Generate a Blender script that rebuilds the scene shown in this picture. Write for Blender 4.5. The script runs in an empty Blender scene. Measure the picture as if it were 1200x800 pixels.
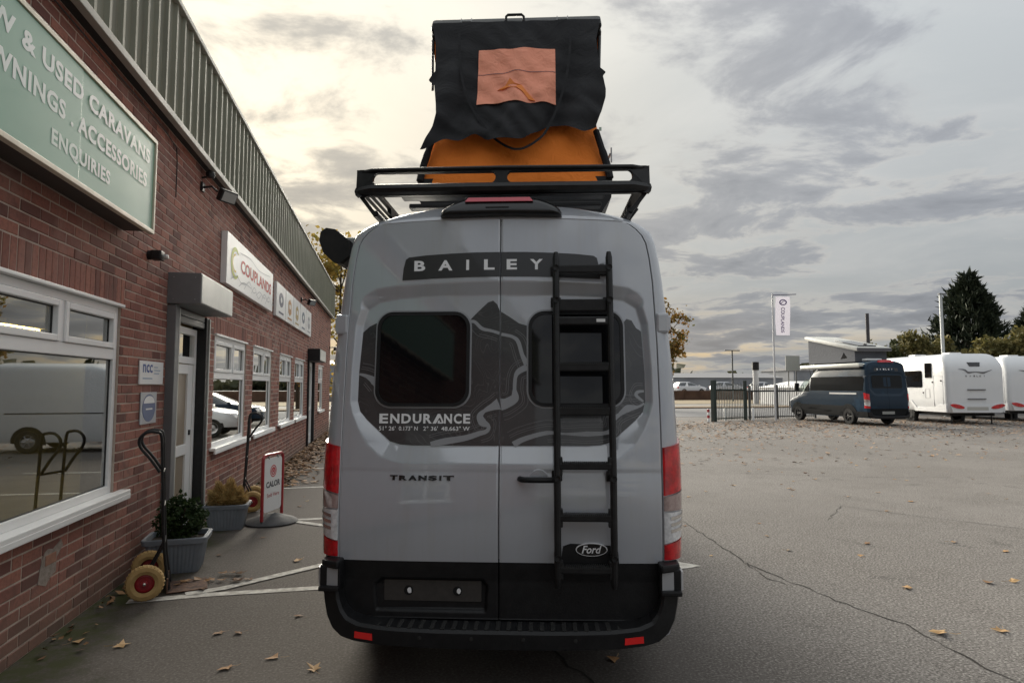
import bpy, bmesh, math, random
import numpy as np
from mathutils import Vector, Matrix
from mathutils.geometry import tessellate_polygon
from math import sin, cos, pi, radians as R
random.seed(7)
S = bpy.context.scene
COL = S.collection

# ------------------------------------------------------------------ camera
cam = bpy.data.cameras.new('camera'); camo = bpy.data.objects.new('camera', cam); COL.objects.link(camo)
cam.sensor_width = 36; cam.lens = 36 * 745 / 1200; cam.clip_end = 3000; cam.clip_start = 0.05
camo.location = (0, 0, 1.72)
camo.rotation_euler = (R(90 + 3.99), 0, R(-11.01))
S.camera = camo

# ------------------------------------------------------------------ world and sun
SUN_AZ, SUN_EL = R(-12), R(20)          # azimuth clockwise from +Y
W = bpy.data.worlds.new('World'); S.world = W; W.use_nodes = True
nt = W.node_tree; nt.nodes.clear()
def N(t, tree=None, **kw):
    n = (tree or nt).nodes.new(t)
    for k, v in kw.items(): setattr(n, k, v)
    return n
def lk(a, b, tree=None): (tree or nt).links.new(a, b)
def mth(op, a, b=None, tree=None, clamp=False):
    n = N('ShaderNodeMath', tree, operation=op); n.use_clamp = clamp
    for i, x in enumerate((a, b)):
        if x is None: continue
        if isinstance(x, (int, float)): n.inputs[i].default_value = x
        else: lk(x, n.inputs[i], tree)
    return n.outputs[0]
def mixc(f, a, b, tree=None, mode='MIX'):
    n = N('ShaderNodeMix', tree, data_type='RGBA', blend_type=mode)
    for s, x in ((0, f), (6, a), (7, b)):
        if isinstance(x, (int, float)): n.inputs[s].default_value = x
        elif isinstance(x, tuple): n.inputs[s].default_value = (*x, 1) if len(x) == 3 else x
        else: lk(x, n.inputs[s], tree)
    return n.outputs[2]
def maprange(v, a, b, c=0.0, d=1.0, tree=None, smooth=True):
    n = N('ShaderNodeMapRange', tree); n.interpolation_type = 'SMOOTHSTEP' if smooth else 'LINEAR'
    lk(v, n.inputs[0], tree)
    for i, x in enumerate((a, b, c, d)): n.inputs[i + 1].default_value = x
    return n.outputs[0]
def noise(vec, scale, detail=6, rough=.55, dist=0, tree=None):
    n = N('ShaderNodeTexNoise', tree); lk(vec, n.inputs['Vector'], tree)
    n.inputs['Scale'].default_value = scale; n.inputs['Detail'].default_value = detail
    n.inputs['Roughness'].default_value = rough; n.inputs['Distortion'].default_value = dist
    return n.outputs[0]
tc = N('ShaderNodeTexCoord'); D = tc.outputs['Generated']
sep = N('ShaderNodeSeparateXYZ'); lk(D, sep.inputs[0])
zc = mth('MAXIMUM', sep.outputs[2], 0.0)
den = mth('ADD', zc, 0.10)
cx = mth('DIVIDE', sep.outputs[0], den); cy = mth('DIVIDE', sep.outputs[1], den)
cb = N('ShaderNodeCombineXYZ'); lk(cx, cb.inputs[0]); lk(cy, cb.inputs[1]); cb.inputs[2].default_value = 3.1
P2 = cb.outputs[0]
sv = (sin(SUN_AZ) * cos(SUN_EL), cos(SUN_AZ) * cos(SUN_EL), sin(SUN_EL))
dt = N('ShaderNodeVectorMath', operation='DOT_PRODUCT'); lk(D, dt.inputs[0]); dt.inputs[1].default_value = sv
dp = mth('MAXIMUM', dt.outputs['Value'], 0.0)
glow = mth('POWER', dp, 6.0)
sky = N('ShaderNodeTexSky', sky_type='NISHITA'); sky.sun_disc = False; sky.sun_elevation = SUN_EL; sky.sun_rotation = SUN_AZ
sky.dust_density = 3.0
skyc = N('ShaderNodeVectorMath', operation='SCALE'); lk(sky.outputs[0], skyc.inputs[0]); skyc.inputs['Scale'].default_value = 0.08
# high veil of cloud: cream round the sun, blue grey away from it
vn = noise(P2, 1.3, 8, .6, .4)
veil = mixc(glow, (.236, .250, .258), (.395, .365, .300))
veil = mixc(mth('MULTIPLY', maprange(vn, .35, .70), .45), veil, mixc(glow, (.335, .335, .33), (.47, .44, .365)))
base = mixc(.96, skyc.outputs[0], veil)
el = sep.outputs[2]
# bright gaps low over the horizon, warm where they open
lowb = mth('MULTIPLY', maprange(el, .15, .03), maprange(noise(P2, .30, 5, .6, .2), .40, .55))
warm = maprange(noise(P2, .22, 3, .5, .1), .48, .62)
base = mixc(mth('MULTIPLY', lowb, .75), base, mixc(warm, (.47, .445, .39), (.60, .445, .25)))
# stratocumulus clumps, thick and grey in the low half of the sky, thinning out above
cn = noise(P2, 2.1, 10, .60, .35)
cn2 = noise(P2, .62, 4, .5, .1)
thr = mth('ADD', cn, mth('MULTIPLY', mth('SUBTRACT', cn2, .5), .75))
cov = mth('SUBTRACT', thr, mth('MULTIPLY', maprange(el, .20, .48), .10))
cm = maprange(cov, .41, .55)
cloudc = mixc(glow, (.190, .200, .219), (.28, .26, .225))
cloudc = mixc(maprange(thr, .52, .72), cloudc, mixc(glow, (.143, .152, .170), (.205, .197, .18)))
edge = mth('MULTIPLY', mth('MULTIPLY', cm, mth('SUBTRACT', 1.0, cm)), 1.8)
base = mixc(mth('MULTIPLY', edge, maprange(el, .45, .2)), base, mixc(glow, (.40, .385, .355), (.48, .44, .35)))
full = mixc(mth('MULTIPLY', cm, .88), base, cloudc)
# overcast luminance distribution (1 + 2 sin el) / 3, scaled to 1 at fifteen degrees
cie = mth('MULTIPLY', mth('ADD', mth('MULTIPLY', zc, 2.0), 1.0), .62)
fs_ = N('ShaderNodeVectorMath', operation='SCALE'); lk(full, fs_.inputs[0]); lk(cie, fs_.inputs['Scale']); full = fs_.outputs[0]
bg = N('ShaderNodeBackground'); lk(full, bg.inputs[0]); bg.inputs[1].default_value = 1.0
wo = N('ShaderNodeOutputWorld'); lk(bg.outputs[0], wo.inputs[0])
sl = bpy.data.lights.new('sun', 'SUN'); sl.energy = 4.2; sl.angle = R(45); sl.color = (1, .93, .8)
so = bpy.data.objects.new('sun', sl); COL.objects.link(so)
so.rotation_euler = Vector(sv).to_track_quat('Z', 'Y').to_euler()
so.location = (0, 0, 30)
S.view_settings.view_transform = 'Standard'; S.view_settings.look = 'None'; S.view_settings.gamma = 1
S.view_settings.exposure = 1.05
S.render.engine = 'CYCLES'
S.cycles.max_bounces = 8; S.cycles.transparent_max_bounces = 12

# ------------------------------------------------------------------ materials
MATS = {}
def pm(name, col, rough=.5, metal=0, coat=0, spec=.5, ns=0, na=0, bs=0, bst=0, col2=None, det=5):
    """principled material; ns/na: noise scale/amount towards col2; bs/bst: bump scale/strength"""
    if name in MATS: return MATS[name]
    m = bpy.data.materials.new(name); m.use_nodes = True; t = m.node_tree
    b = t.nodes['Principled BSDF']
    b.inputs['Base Color'].default_value = (*col, 1); b.inputs['Roughness'].default_value = rough
    b.inputs['Metallic'].default_value = metal; b.inputs['Coat Weight'].default_value = coat
    b.inputs['Coat Roughness'].default_value = .04
    b.inputs['Specular IOR Level'].default_value = spec
    c = N('ShaderNodeTexCoord', t)
    if ns:
        f = maprange(noise(c.outputs['Object'], ns, det, .6, 0, t), .3, .7, 0, na, t)
        lk(mixc(f, col, col2 or tuple(x * .5 for x in col), t), b.inputs['Base Color'], t)
        rr = N('ShaderNodeMapRange', t); lk(f, rr.inputs[0], t); rr.inputs[3].default_value = rough; rr.inputs[4].default_value = min(1, rough * 1.25)
        lk(rr.outputs[0], b.inputs['Roughness'], t)
    if bs:
        bp = N('ShaderNodeBump', t); bp.inputs['Strength'].default_value = bst; bp.inputs['Distance'].default_value = .01
        lk(noise(c.outputs['Object'], bs, 6, .6, 0, t), bp.inputs['Height'], t); lk(bp.outputs[0], b.inputs['Normal'], t)
    MATS[name] = m; return m
paint = pm('grey_paint', (.42, .44, .48), .35, 0, 1.0, .5, 3, .10)
paint_blue = pm('blue_paint', (.026, .056, .095), .18, 0, 0, .28, .5, 3, .15)
for n_ in ('grey_paint',): MATS[n_].node_tree.nodes['Principled BSDF'].inputs['Coat IOR'].default_value = 2.1
t = paint.node_tree; b_ = t.nodes['Principled BSDF']; g_n = N('ShaderNodeTexCoord', t); sc_ = N('ShaderNodeVectorMath', t, operation='MULTIPLY'); lk(g_n.outputs['Object'], sc_.inputs[0], t); sc_.inputs[1].default_value = (14, 3, 1.2)
src = b_.inputs['Base Color'].links[0].from_socket; dst = maprange(noise(sc_.outputs[0], 1.0, 6, .65, .3, t), .45, .75, 0, .30, t)
lk(mixc(dst, src, (.36, .345, .32), t), b_.inputs['Base Color'], t)
cr_n = maprange(noise(g_n.outputs['Object'], 5.0, 5, .6, .2, t), .35, .75, .02, .16, t); lk(cr_n, b_.inputs['Coat Roughness'], t)
paint_white = pm('white_paint', (.72, .73, .74), .3, 0, .8, .5, 2, .12, col2=(.58, .58, .57))
blackpl = pm('black_plastic', (.009, .009, .010), .45, 0, 0, .32, 14, .5, 90, .12, (.018, .018, .019))
darkclad = pm('dark_cladding', (.010, .011, .012), .65, 0, 0, .12, 14, .5, 0, 0, (.02, .02, .021))
blackmt = pm('black_metal', (.009, .009, .010), .42, 0, 0, .38, 20, .4, 60, .06, (.03, .03, .03))
blackgl = pm('black_gloss', (.008, .008, .009), .12, 0, .6)
rubber = pm('rubber', (.02, .02, .02), .75, 0, 0, .3, 20, .5, 60, .2, (.04, .038, .036))
darkglass = pm('dark_glass', (.006, .006, .007), .04, 0, 0, .45)
sideglass = pm('tinted_side_glass', (.012, .013, .014), .10, 0, 0, .14)
carglass = pm('car_glass', (.02, .025, .03), .04, 0, .4, .6)
chrome = pm('chrome', (.75, .75, .75), .12, 1)
alloy = pm('alloy_wheel', (.4, .4, .42), .3, .9)
galv = pm('galvanised', (.42, .43, .43), .45, .6, 0, .5, 12, .4)
redlens = pm('red_lens', (.72, .008, .016), .12, 0, 1, .5, 16, .9, 0, 0, (.30, .003, .007))
redglow = pm('red_reflector', (.85, .02, .02), .25, 0, .5)
clearlens = pm('clear_lens', (.62, .63, .65), .1, .2, 1, .5, 45, .8, 0, 0, (.95, .95, .97))
pinklens = pm('smoked_lens', (.36, .26, .25), .1, .3, 1, .5, 45, .6, 0, 0, (.55, .45, .43))
upvc = pm('white_upvc', (.84, .84, .83), .35, 0, 0, .5, 2.5, .3, 0, 0, (.72, .72, .70))
mortar = pm('mortar', (.52, .435, .37), .9, 0, 0, .2, 9, .6, 80, .5, (.38, .31, .26))
clad = pm('olive_cladding', (.20, .205, .15), .5, 0, 0, .35, 1.2, .5, 0, 0, (.15, .155, .115))
t = clad.node_tree; b_ = t.nodes['Principled BSDF']; g_n = N('ShaderNodeNewGeometry', t); sc_ = N('ShaderNodeVectorMath', t, operation='MULTIPLY'); lk(g_n.outputs['Position'], sc_.inputs[0], t); sc_.inputs[1].default_value = (9, 9, .7)
src = b_.inputs['Base Color'].links[0].from_socket
lk(mixc(maprange(noise(sc_.outputs[0], 1.0, 5, .65, 0, t), .48, .70, 0, .55, t), src, (.095, .095, .07), t), b_.inputs['Base Color'], t)
trim = pm('pale_trim', (.40, .40, .36), .5, 0, 0, .4, 3, .5, 0, 0, (.28, .28, .25))
shutter = pm('shutter_grey', (.17, .175, .18), .45, .2, 0, .5, 4, .4, 0, 0, (.11, .11, .115))
shutterpale = pm('shutter_pale', (.66, .67, .63), .4, .2, 0, .5, 4, .4, 0, 0, (.52, .53, .50))
white = pm('white_board', (.78, .78, .77), .4, 0, 0, .5, 3, .25, 0, 0, (.66, .66, .65))
letter = pm('white_letter', (.85, .85, .86), .4)
lineP = pm('line_paint', (.62, .60, .55), .8, 0, 0, .3, 14, .9, 120, .4, (.33, .31, .28))
orange = None

def glass_mat(name, tint=(.75, .8, .78), mirror=1.0):
    m = bpy.data.materials.new(name); m.use_nodes = True; t = m.node_tree; t.nodes.clear()
    o = N('ShaderNodeOutputMaterial', t); tr = N('ShaderNodeBsdfTransparent', t); tr.inputs[0].default_value = (*tint, 1)
    g = N('ShaderNodeBsdfGlossy', t); g.inputs['Roughness'].default_value = .01; g.inputs[0].default_value = (.95, .97, .96, 1)
    fr = N('ShaderNodeFresnel', t); fr.inputs[0].default_value = 1.5
    mx = N('ShaderNodeMixShader', t)
    lk(mth('MULTIPLY', fr.outputs[0], mirror, t, True), mx.inputs[0], t)
    lk(tr.outputs[0], mx.inputs[1], t); lk(g.outputs[0], mx.inputs[2], t); lk(mx.outputs[0], o.inputs[0], t)
    return m
winglass = glass_mat('window_glass', (.62, .68, .64), 3.1)

def brick_mat(dark=False):
    m = bpy.data.materials.new('brick'); m.use_nodes = True; t = m.node_tree; b = t.nodes['Principled BSDF']
    gi = N('ShaderNodeNewGeometry', t); oi = N('ShaderNodeObjectInfo', t); c = N('ShaderNodeTexCoord', t)
    r = mth('FRACT', mth('ADD', gi.outputs['Random Per Island'], oi.outputs['Random'], t), None, t)
    cr = N('ShaderNodeValToRGB', t); lk(r, cr.inputs[0], t)
    e = cr.color_ramp; e.elements[0].color = (.14, .066, .056, 1); e.elements[1].color = (.39, .165, .118, 1)
    for p, cc in ((.2, (.22, .095, .076, 1)), (.5, (.295, .123, .094, 1)), (.8, (.335, .148, .112, 1))):
        x = e.elements.new(p); x.color = cc
    n1 = noise(gi.outputs['Position'], 38, 6, .65, 0, t)
    col = mixc(maprange(n1, .35, .75, 0, .55, t), cr.outputs[0], (.15, .075, .063), t)
    n2 = noise(gi.outputs['Position'], 1.6, 4, .6, 0, t)
    col = mixc(maprange(n2, .48, .72, 0, .55, t), col, (.34, .21, .175), t)
    n3 = noise(gi.outputs['Position'], 4.5, 5, .7, .5, t)
    col = mixc(maprange(n3, .54, .72, 0, .5, t), col, (.11, .062, .052), t)
    # splashed grime along the foot of the wall
    sp = N('ShaderNodeSeparateXYZ', t); lk(gi.outputs['Position'], sp.inputs[0], t)
    gr = mth('MULTIPLY', maprange(mth('ADD', sp.outputs[2], mth('MULTIPLY', n2, .5, t), t), .75, .25, 0, .6, t), 1.0, t)
    col = mixc(gr, col, (.14, .11, .085), t)
    lk(col, b.inputs['Base Color'], t); b.inputs['Roughness'].default_value = .85; b.inputs['Specular IOR Level'].default_value = .25
    bp = N('ShaderNodeBump', t); bp.inputs['Strength'].default_value = .35; bp.inputs['Distance'].default_value = .006
    lk(n1, bp.inputs['Height'], t); lk(bp.outputs[0], b.inputs['Normal'], t)
    return m
brickm = brick_mat()

def asphalt_mat():
    m = bpy.data.materials.new('asphalt'); m.use_nodes = True; t = m.node_tree; b = t.nodes['Principled BSDF']
    g = N('ShaderNodeNewGeometry', t); p = g.outputs['Position']
    sp = N('ShaderNodeSeparateXYZ', t); lk(p, sp.inputs[0], t)
    big = noise(p, .22, 5, .6, .3, t); mid = noise(p, 2.2, 6, .65, .2, t); fine = noise(p, 58, 2, .55, 0, t); grit = noise(p, 120, 2, .6, 0, t); coarse = noise(p, 15, 4, .75, 0, t); patch = noise(p, .8, 7, .7, .6, t)
    col = mixc(maprange(big, .35, .65, 0, 1, t), (.150, .138, .128), (.192, .178, .166), t)
    col = mixc(maprange(patch, .48, .64, 0, .5, t), col, (.118, .108, .099), t)
    oil = noise(p, 1.1, 3, .5, .9, t)
    col = mixc(maprange(oil, .66, .74, 0, .55, t), col, (.05, .047, .044), t)
    pale = noise(p, 3.7, 5, .75, .3, t)
    col = mixc(maprange(pale, .60, .72, 0, .35, t), col, (.30, .285, .265), t)
    col = mixc(maprange(mid, .42, .75, 0, .35, t), col, (.12, .107, .096), t)
    col = mixc(maprange(coarse, .52, .66, 0, .30, t), col, (.30, .28, .26), t)
    col = mixc(maprange(coarse, .47, .34, 0, .35, t), col, (.085, .078, .072), t)
    col = mixc(maprange(fine, .52, .66, 0, .62, t), col, (.40, .375, .348), t)
    col = mixc(maprange(fine, .47, .36, 0, .66, t), col, (.055, .05, .046), t)
    col = mixc(maprange(grit, .46, .30, 0, .8, t), col, (.04, .037, .034), t)
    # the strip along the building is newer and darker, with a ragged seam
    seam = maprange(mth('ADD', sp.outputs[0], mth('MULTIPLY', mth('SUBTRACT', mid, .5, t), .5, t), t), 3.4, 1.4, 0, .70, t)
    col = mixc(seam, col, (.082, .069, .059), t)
    # moss and damp along the foot of the wall
    e = mth('ADD', mth('ADD', sp.outputs[0], 2.257, t), mth('MULTIPLY', mth('SUBTRACT', mid, .5, t), 1.1, t), t)
    damp = maprange(e, .75, .25, 0, .75, t)
    col = mixc(damp, col, (.045, .040, .031), t)
    mo = mth('MULTIPLY', maprange(e, .55, .12, 0, 1, t), maprange(noise(p, 5, 6, .75, 0, t), .40, .56, 0, .9, t), t)
    col = mixc(mo, col, (.038, .045, .012), t)
    lk(col, b.inputs['Base Color'], t); b.inputs['Roughness'].default_value = .85; b.inputs['Specular IOR Level'].default_value = .18
    bp = N('ShaderNodeBump', t); bp.inputs['Strength'].default_value = .35; bp.inputs['Distance'].default_value = .004
    lk(mth('ADD', mth('MULTIPLY', grit, .7, t), mth('MULTIPLY', mid, .5, t), t), bp.inputs['Height'], t); lk(bp.outputs[0], b.inputs['Normal'], t)
    return m
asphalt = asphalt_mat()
def leaf_mat(name, c1, c2, tr=.3):
    m = bpy.data.materials.new(name); m.use_nodes = True; t = m.node_tree; b = t.nodes['Principled BSDF']
    gi = N('ShaderNodeNewGeometry', t); oi = N('ShaderNodeObjectInfo', t)
    r = mth('FRACT', mth('ADD', gi.outputs['Random Per Island'], oi.outputs['Random'], t), None, t)
    lk(mixc(r, c1, c2, t), b.inputs['Base Color'], t); b.inputs['Roughness'].default_value = .7
    b.inputs['Specular IOR Level'].default_value = .25
    if tr:
        o = t.nodes['Material Output']; tl = N('ShaderNodeBsdfTranslucent', t); lk(mixc(r, c1, c2, t), tl.inputs[0], t)
        mx = N('ShaderNodeMixShader', t); mx.inputs[0].default_value = tr
        lk(b.outputs[0], mx.inputs[1], t); lk(tl.outputs[0], mx.inputs[2], t); lk(mx.outputs[0], o.inputs[0], t)
    return m

# ------------------------------------------------------------------ mesh helpers
class MB:
    def __init__(s): s.v = []; s.f = []; s.m = []
    def add(s, vs, fs, mi=0):
        o = len(s.v); s.v += [tuple(x) for x in vs]; s.f += [tuple(i + o for i in f) for f in fs]; s.m += [mi] * len(fs); return s
    def box(s, x0, x1, y0, y1, z0, z1, mi=0, fn=None):
        vs = [(x, y, z) for z in (z0, z1) for y in (y0, y1) for x in (x0, x1)]
        if fn: vs = [fn(*v) for v in vs]
        return s.add(vs, [(0, 2, 3, 1), (4, 5, 7, 6), (0, 1, 5, 4), (2, 6, 7, 3), (0, 4, 6, 2), (1, 3, 7, 5)], mi)
    def bbox(s, x0, x1, y0, y1, z0, z1, b=.01, mi=0, fn=None):
        """box with chamfered edges"""
        bm = bmesh.new(); bmesh.ops.create_cube(bm, size=1)
        for v in bm.verts:
            v.co = Vector(((x0 + x1) / 2 + v.co.x * (x1 - x0), (y0 + y1) / 2 + v.co.y * (y1 - y0), (z0 + z1) / 2 + v.co.z * (z1 - z0)))
        b = min(b, .45 * min(x1 - x0, y1 - y0, z1 - z0))
        bmesh.ops.bevel(bm, geom=bm.edges[:], offset=b, segments=2, affect='EDGES', profile=.6)
        bm.verts.index_update()
        vs = [tuple(v.co) for v in bm.verts]
        if fn: vs = [fn(*v) for v in vs]
        fs = [[v.index for v in f.verts] for f in bm.faces]; bm.free()
        return s.add(vs, fs, mi)
    def tube(s, pts, r, n=8, mi=0, cap=True, square=False):
        pts = [Vector(p) for p in pts]; rs = r if isinstance(r, (list, tuple)) else [r] * len(pts)
        vs = []; fs = []; up = None
        for i, p in enumerate(pts):
            a = pts[min(i + 1, len(pts) - 1)] - pts[max(i - 1, 0)]; a.normalize()
            if up is None: up = Vector((0, 0, 1)) if abs(a.z) < .9 else Vector((0, 1, 0))
            sd = a.cross(up).normalized(); up = sd.cross(a).normalized()
            for k in range(n):
                th = 2 * pi * k / n + (pi / 4 if square else 0)
                vs.append(p + (sd * cos(th) + up * sin(th)) * rs[i])
        for i in range(len(pts) - 1):
            for k in range(n):
                fs.append((i * n + k, i * n + (k + 1) % n, (i + 1) * n + (k + 1) % n, (i + 1) * n + k))
        if cap:
            fs.append(tuple(range(n))[::-1]); fs.append(tuple((len(pts) - 1) * n + k for k in range(n)))
        return s.add(vs, fs, mi)
    def lathe(s, prof, n=24, mi=0, axis='z', at=(0, 0, 0)):
        """prof: (radius, height) list"""
        vs = []; fs = []
        for r, h in prof:
            for k in range(n):
                a = 2 * pi * k / n; x, y = r * cos(a), r * sin(a)
                p = (x, y, h) if axis == 'z' else ((h, x, y) if axis == 'x' else (x, h, y))
                vs.append((p[0] + at[0], p[1] + at[1], p[2] + at[2]))
        for i in range(len(prof) - 1):
            for k in range(n): fs.append((i * n + k, i * n + (k + 1) % n, (i + 1) * n + (k + 1) % n, (i + 1) * n + k))
        return s.add(vs, fs, mi)
    def sheet(s, loops, fn, o0, o1, mi=0, back=False):
        """polygon (with holes) of 2-d points mapped by fn(a, b, off): face at o1, sides down to o0"""
        tri = tessellate_polygon([[Vector((a, b, 0)) for a, b in l] for l in loops])
        flat = [p for l in loops for p in l]
        front = [fn(a, b, o1) for a, b in flat]; rear = [fn(a, b, o0) for a, b in flat]
        nn = len(flat); fs = [tuple(t) for t in tri]; k = 0
        if back: fs += [tuple(i + nn for i in t) for t in tri]
        if abs(o1 - o0) > 1e-6:
            for l in loops:
                for i in range(len(l)):
                    a, b = k + i, k + (i + 1) % len(l); fs.append((a, b, b + nn, a + nn))
                k += len(l)
            return s.add(front + rear, fs, mi)
        return s.add(front, fs[:len(tri)], mi)
    def decal(s, poly, fn, o0, o1, step=.05, mi=0):
        """polygon sliced into narrow strips so that it follows a curved skin"""
        bm = bmesh.new(); vs = [bm.verts.new((a, b, 0)) for a, b in poly]; bm.faces.new(vs)
        bmesh.ops.triangulate(bm, faces=bm.faces[:])
        for ax in (0, 1):
            lo, hi = min(p[ax] for p in poly), max(p[ax] for p in poly); k = math.floor(lo / step) + 1
            while k * step < hi:
                co = [0, 0, 0]; no = [0, 0, 0]; co[ax] = k * step; no[ax] = 1
                bmesh.ops.bisect_plane(bm, geom=bm.verts[:] + bm.edges[:] + bm.faces[:], plane_co=co, plane_no=no, dist=1e-6); k += 1
        bmesh.ops.remove_doubles(bm, verts=bm.verts, dist=1e-5); bm.verts.index_update()
        q = [(v.co.x, v.co.y) for v in bm.verts]; fs = [tuple(v.index for v in f.verts) for f in bm.faces]
        bd = [(e.verts[0].index, e.verts[1].index) for e in bm.edges if len(e.link_faces) == 1]; bm.free(); n = len(q)
        s.add([fn(a, b, o1) for a, b in q] + [fn(a, b, o0) for a, b in q], fs + [(a, b, b + n, a + n) for a, b in bd], mi); return s
    def grid(s, fn, nu, nv, mi=0, mfn=None):
        vs = [fn(i / nu, j / nv) for j in range(nv + 1) for i in range(nu + 1)]; o = len(s.v); s.v += [tuple(x) for x in vs]
        for j in range(nv):
            for i in range(nu):
                a = o + j * (nu + 1) + i; s.f.append((a, a + 1, a + nu + 2, a + nu + 1))
                s.m.append(mfn((i + .5) / nu, (j + .5) / nv) if mfn else mi)
        return s
    def mesh(s, name, mats, smooth=False, fixn=True, angle=None):
        me = bpy.data.meshes.new(name); me.from_pydata(s.v, [], s.f)
        for m in (mats if isinstance(mats, (list, tuple)) else [mats]): me.materials.append(m)
        if len(me.materials) > 1: me.polygons.foreach_set('material_index', s.m)
        if fixn:
            bm = bmesh.new(); bm.from_mesh(me); bmesh.ops.recalc_face_normals(bm, faces=bm.faces)
            if angle is not None:
                for e in bm.edges:
                    if len(e.link_faces) == 2 and e.calc_face_angle(0) > angle: e.smooth = False
            bm.to_mesh(me); bm.free()
        if smooth: me.polygons.foreach_set('use_smooth', [True] * len(me.polygons))
        me.update(); return me
    def build(s, name, mats, parent=None, smooth=False, fixn=True, angle=None, **kw):
        o = bpy.data.objects.new(name, s.mesh(name, mats, smooth, fixn, angle)); COL.objects.link(o)
        if parent: o.parent = parent
        for k, v in kw.items(): o[k] = v
        return o
SM = dict(smooth=True, angle=R(35))
def tag(o, label=None, cat=None, group=None, kind=None):
    for k, v in (('label', label), ('category', cat), ('group', group), ('kind', kind)):
        if v: o[k] = v
    return o
def thing(name, label, cat, loc=(0, 0, 0), rz=0, group=None):
    o = bpy.data.objects.new(name, None); COL.objects.link(o); o.empty_display_size = .2
    o.location = loc; o.rotation_euler = (0, 0, rz); return tag(o, label, cat, group)
KIDS = lambda o: [c for c in bpy.data.objects if c.parent == o]
def dup(o, loc, rz, label=None, parent=None):
    c = o.copy(); COL.objects.link(c)
    if parent: c.parent = parent
    else: c.location = loc; c.rotation_euler = (0, 0, rz)
    if label: c['label'] = label
    for k in KIDS(o): dup(k, None, None, None, c)
    return c
def rrect(x0, x1, z0, z1, r, n=6):
    out = []
    for cxx, czz, a0 in ((x1 - r, z0 + r, -90), (x1 - r, z1 - r, 0), (x0 + r, z1 - r, 90), (x0 + r, z0 + r, 180)):
        for k in range(n + 1):
            a = R(a0 + 90 * k / n); out.append((cxx + r * cos(a), czz + r * sin(a)))
    return out
def smoothpath(pts, n=6):
    out = []
    P = [Vector(p) for p in pts]
    for i in range(len(P) - 1):
        p0, p1, p2, p3 = P[max(i - 1, 0)], P[i], P[i + 1], P[min(i + 2, len(P) - 1)]
        for k in range(n):
            t = k / n
            out.append(.5 * ((2 * p1) + (p2 - p0) * t + (2 * p0 - 5 * p1 + 4 * p2 - p3) * t * t + (3 * p1 - p0 - 3 * p2 + p3) * t ** 3))
    out.append(P[-1]); return out
def stripe(mb, pts, w, fn, off0, off1, n=6, mi=0):
    """ribbon along 2-d path; w number or list"""
    P = smoothpath([(*p, 0) for p in pts], n); m = len(P)
    ws = w if isinstance(w, list) else [w] * len(pts); vs = []
    for i, p in enumerate(P):
        d = P[min(i + 1, m - 1)] - P[max(i - 1, 0)]; d.normalize(); nn = Vector((-d.y, d.x, 0))
        f = i / (m - 1) * (len(ws) - 1); k = min(int(f), len(ws) - 2); ww = ws[k] + (ws[k + 1] - ws[k]) * (f - k)
        vs += [fn(p.x + nn.x * ww / 2, p.y + nn.y * ww / 2, off1), fn(p.x - nn.x * ww / 2, p.y - nn.y * ww / 2, off1)]
    mb.add(vs, [(2 * i, 2 * i + 1, 2 * i + 3, 2 * i + 2) for i in range(m - 1)], mi)
_tc = {}
def text2d(s, bold=0.0, shear=0.0, sp=1.0):
    key = (s, bold, shear, sp)
    if key in _tc: return _tc[key]
    cu = bpy.data.curves.new('txt', 'FONT'); cu.body = s; cu.size = 1; cu.offset = bold; cu.shear = shear
    cu.space_character = sp; cu.resolution_u = 3
    o = bpy.data.objects.new('txt', cu); COL.objects.link(o)
    dg = bpy.context.evaluated_depsgraph_get(); me = bpy.data.meshes.new_from_object(o.evaluated_get(dg))
    vs = np.array([v.co[:2] for v in me.vertices]); fs = [tuple(p.vertices) for p in me.polygons]
    bpy.data.objects.remove(o); bpy.data.curves.remove(cu); bpy.data.meshes.remove(me)
    _tc[key] = (vs, fs); return vs, fs
def text(mb, s, x0, x1, z0, z1, fn, off, bold=0.0, shear=0.0, sp=1.0, mi=0, cap=True, flip=False):
    """fit the text into a box of the plane given by fn(a, b, off)"""
    vs, fs = text2d(s, bold, shear, sp)
    if not len(vs): return
    mn, mx = vs.min(0), vs.max(0)
    q = (vs - mn) / np.maximum(mx - mn, 1e-6)
    mb.add([fn(x0 + a * (x1 - x0), z0 + b * (z1 - z0), off) for a, b in q], fs, mi)

# =================================================================== GROUND
g = MB(); g.add([(-700, -700, 0), (900, -700, 0), (900, 1100, 0), (-700, 1100, 0)], [(0, 1, 2, 3)])
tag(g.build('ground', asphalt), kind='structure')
def flat(x, y, off): return (x, y, off)
def marking(name, pts, w=.09, z=.004, m=None, n=1):
    b = MB(); stripe(b, pts, w, flat, z, z, n); return tag(b.build(name, m or lineP, fixn=False), kind='structure')
marking('parking_line', [(-2.02, 5.70), (-1.45, 5.76), (-.60, 5.77), (1.2, 5.78)], .10)
marking('parking_line', [(-1.62, 5.80), (-1.36, 5.90), (-.62, 6.46), (1.3, 7.9)], .10, .008)
marking('parking_line', [(-1.85, 8.66), (-1.2, 8.70), (2.4, 8.85)], .10)
marking('parking_line', [(-1.25, 8.67), (-.75, 8.27), (.2, 7.5)], .10, .008)
marking('parking_line', [(-1.7, 11.38), (2.4, 11.6)], .10)
marking('parking_line', [(-1.65, 13.96), (2.4, 14.25)], .10)
b = MB(); b.add([(1.6, 5.40, .004), (2.97, 5.76, .004), (2.62, 6.14, .004), (1.6, 6.15, .004)], [(0, 1, 2, 3)])
tag(b.build('parking_line', lineP, fixn=False), kind='structure')
marking('parking_line', [(20.5, 21.6), (24.5, 22.6)], .12)
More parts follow.
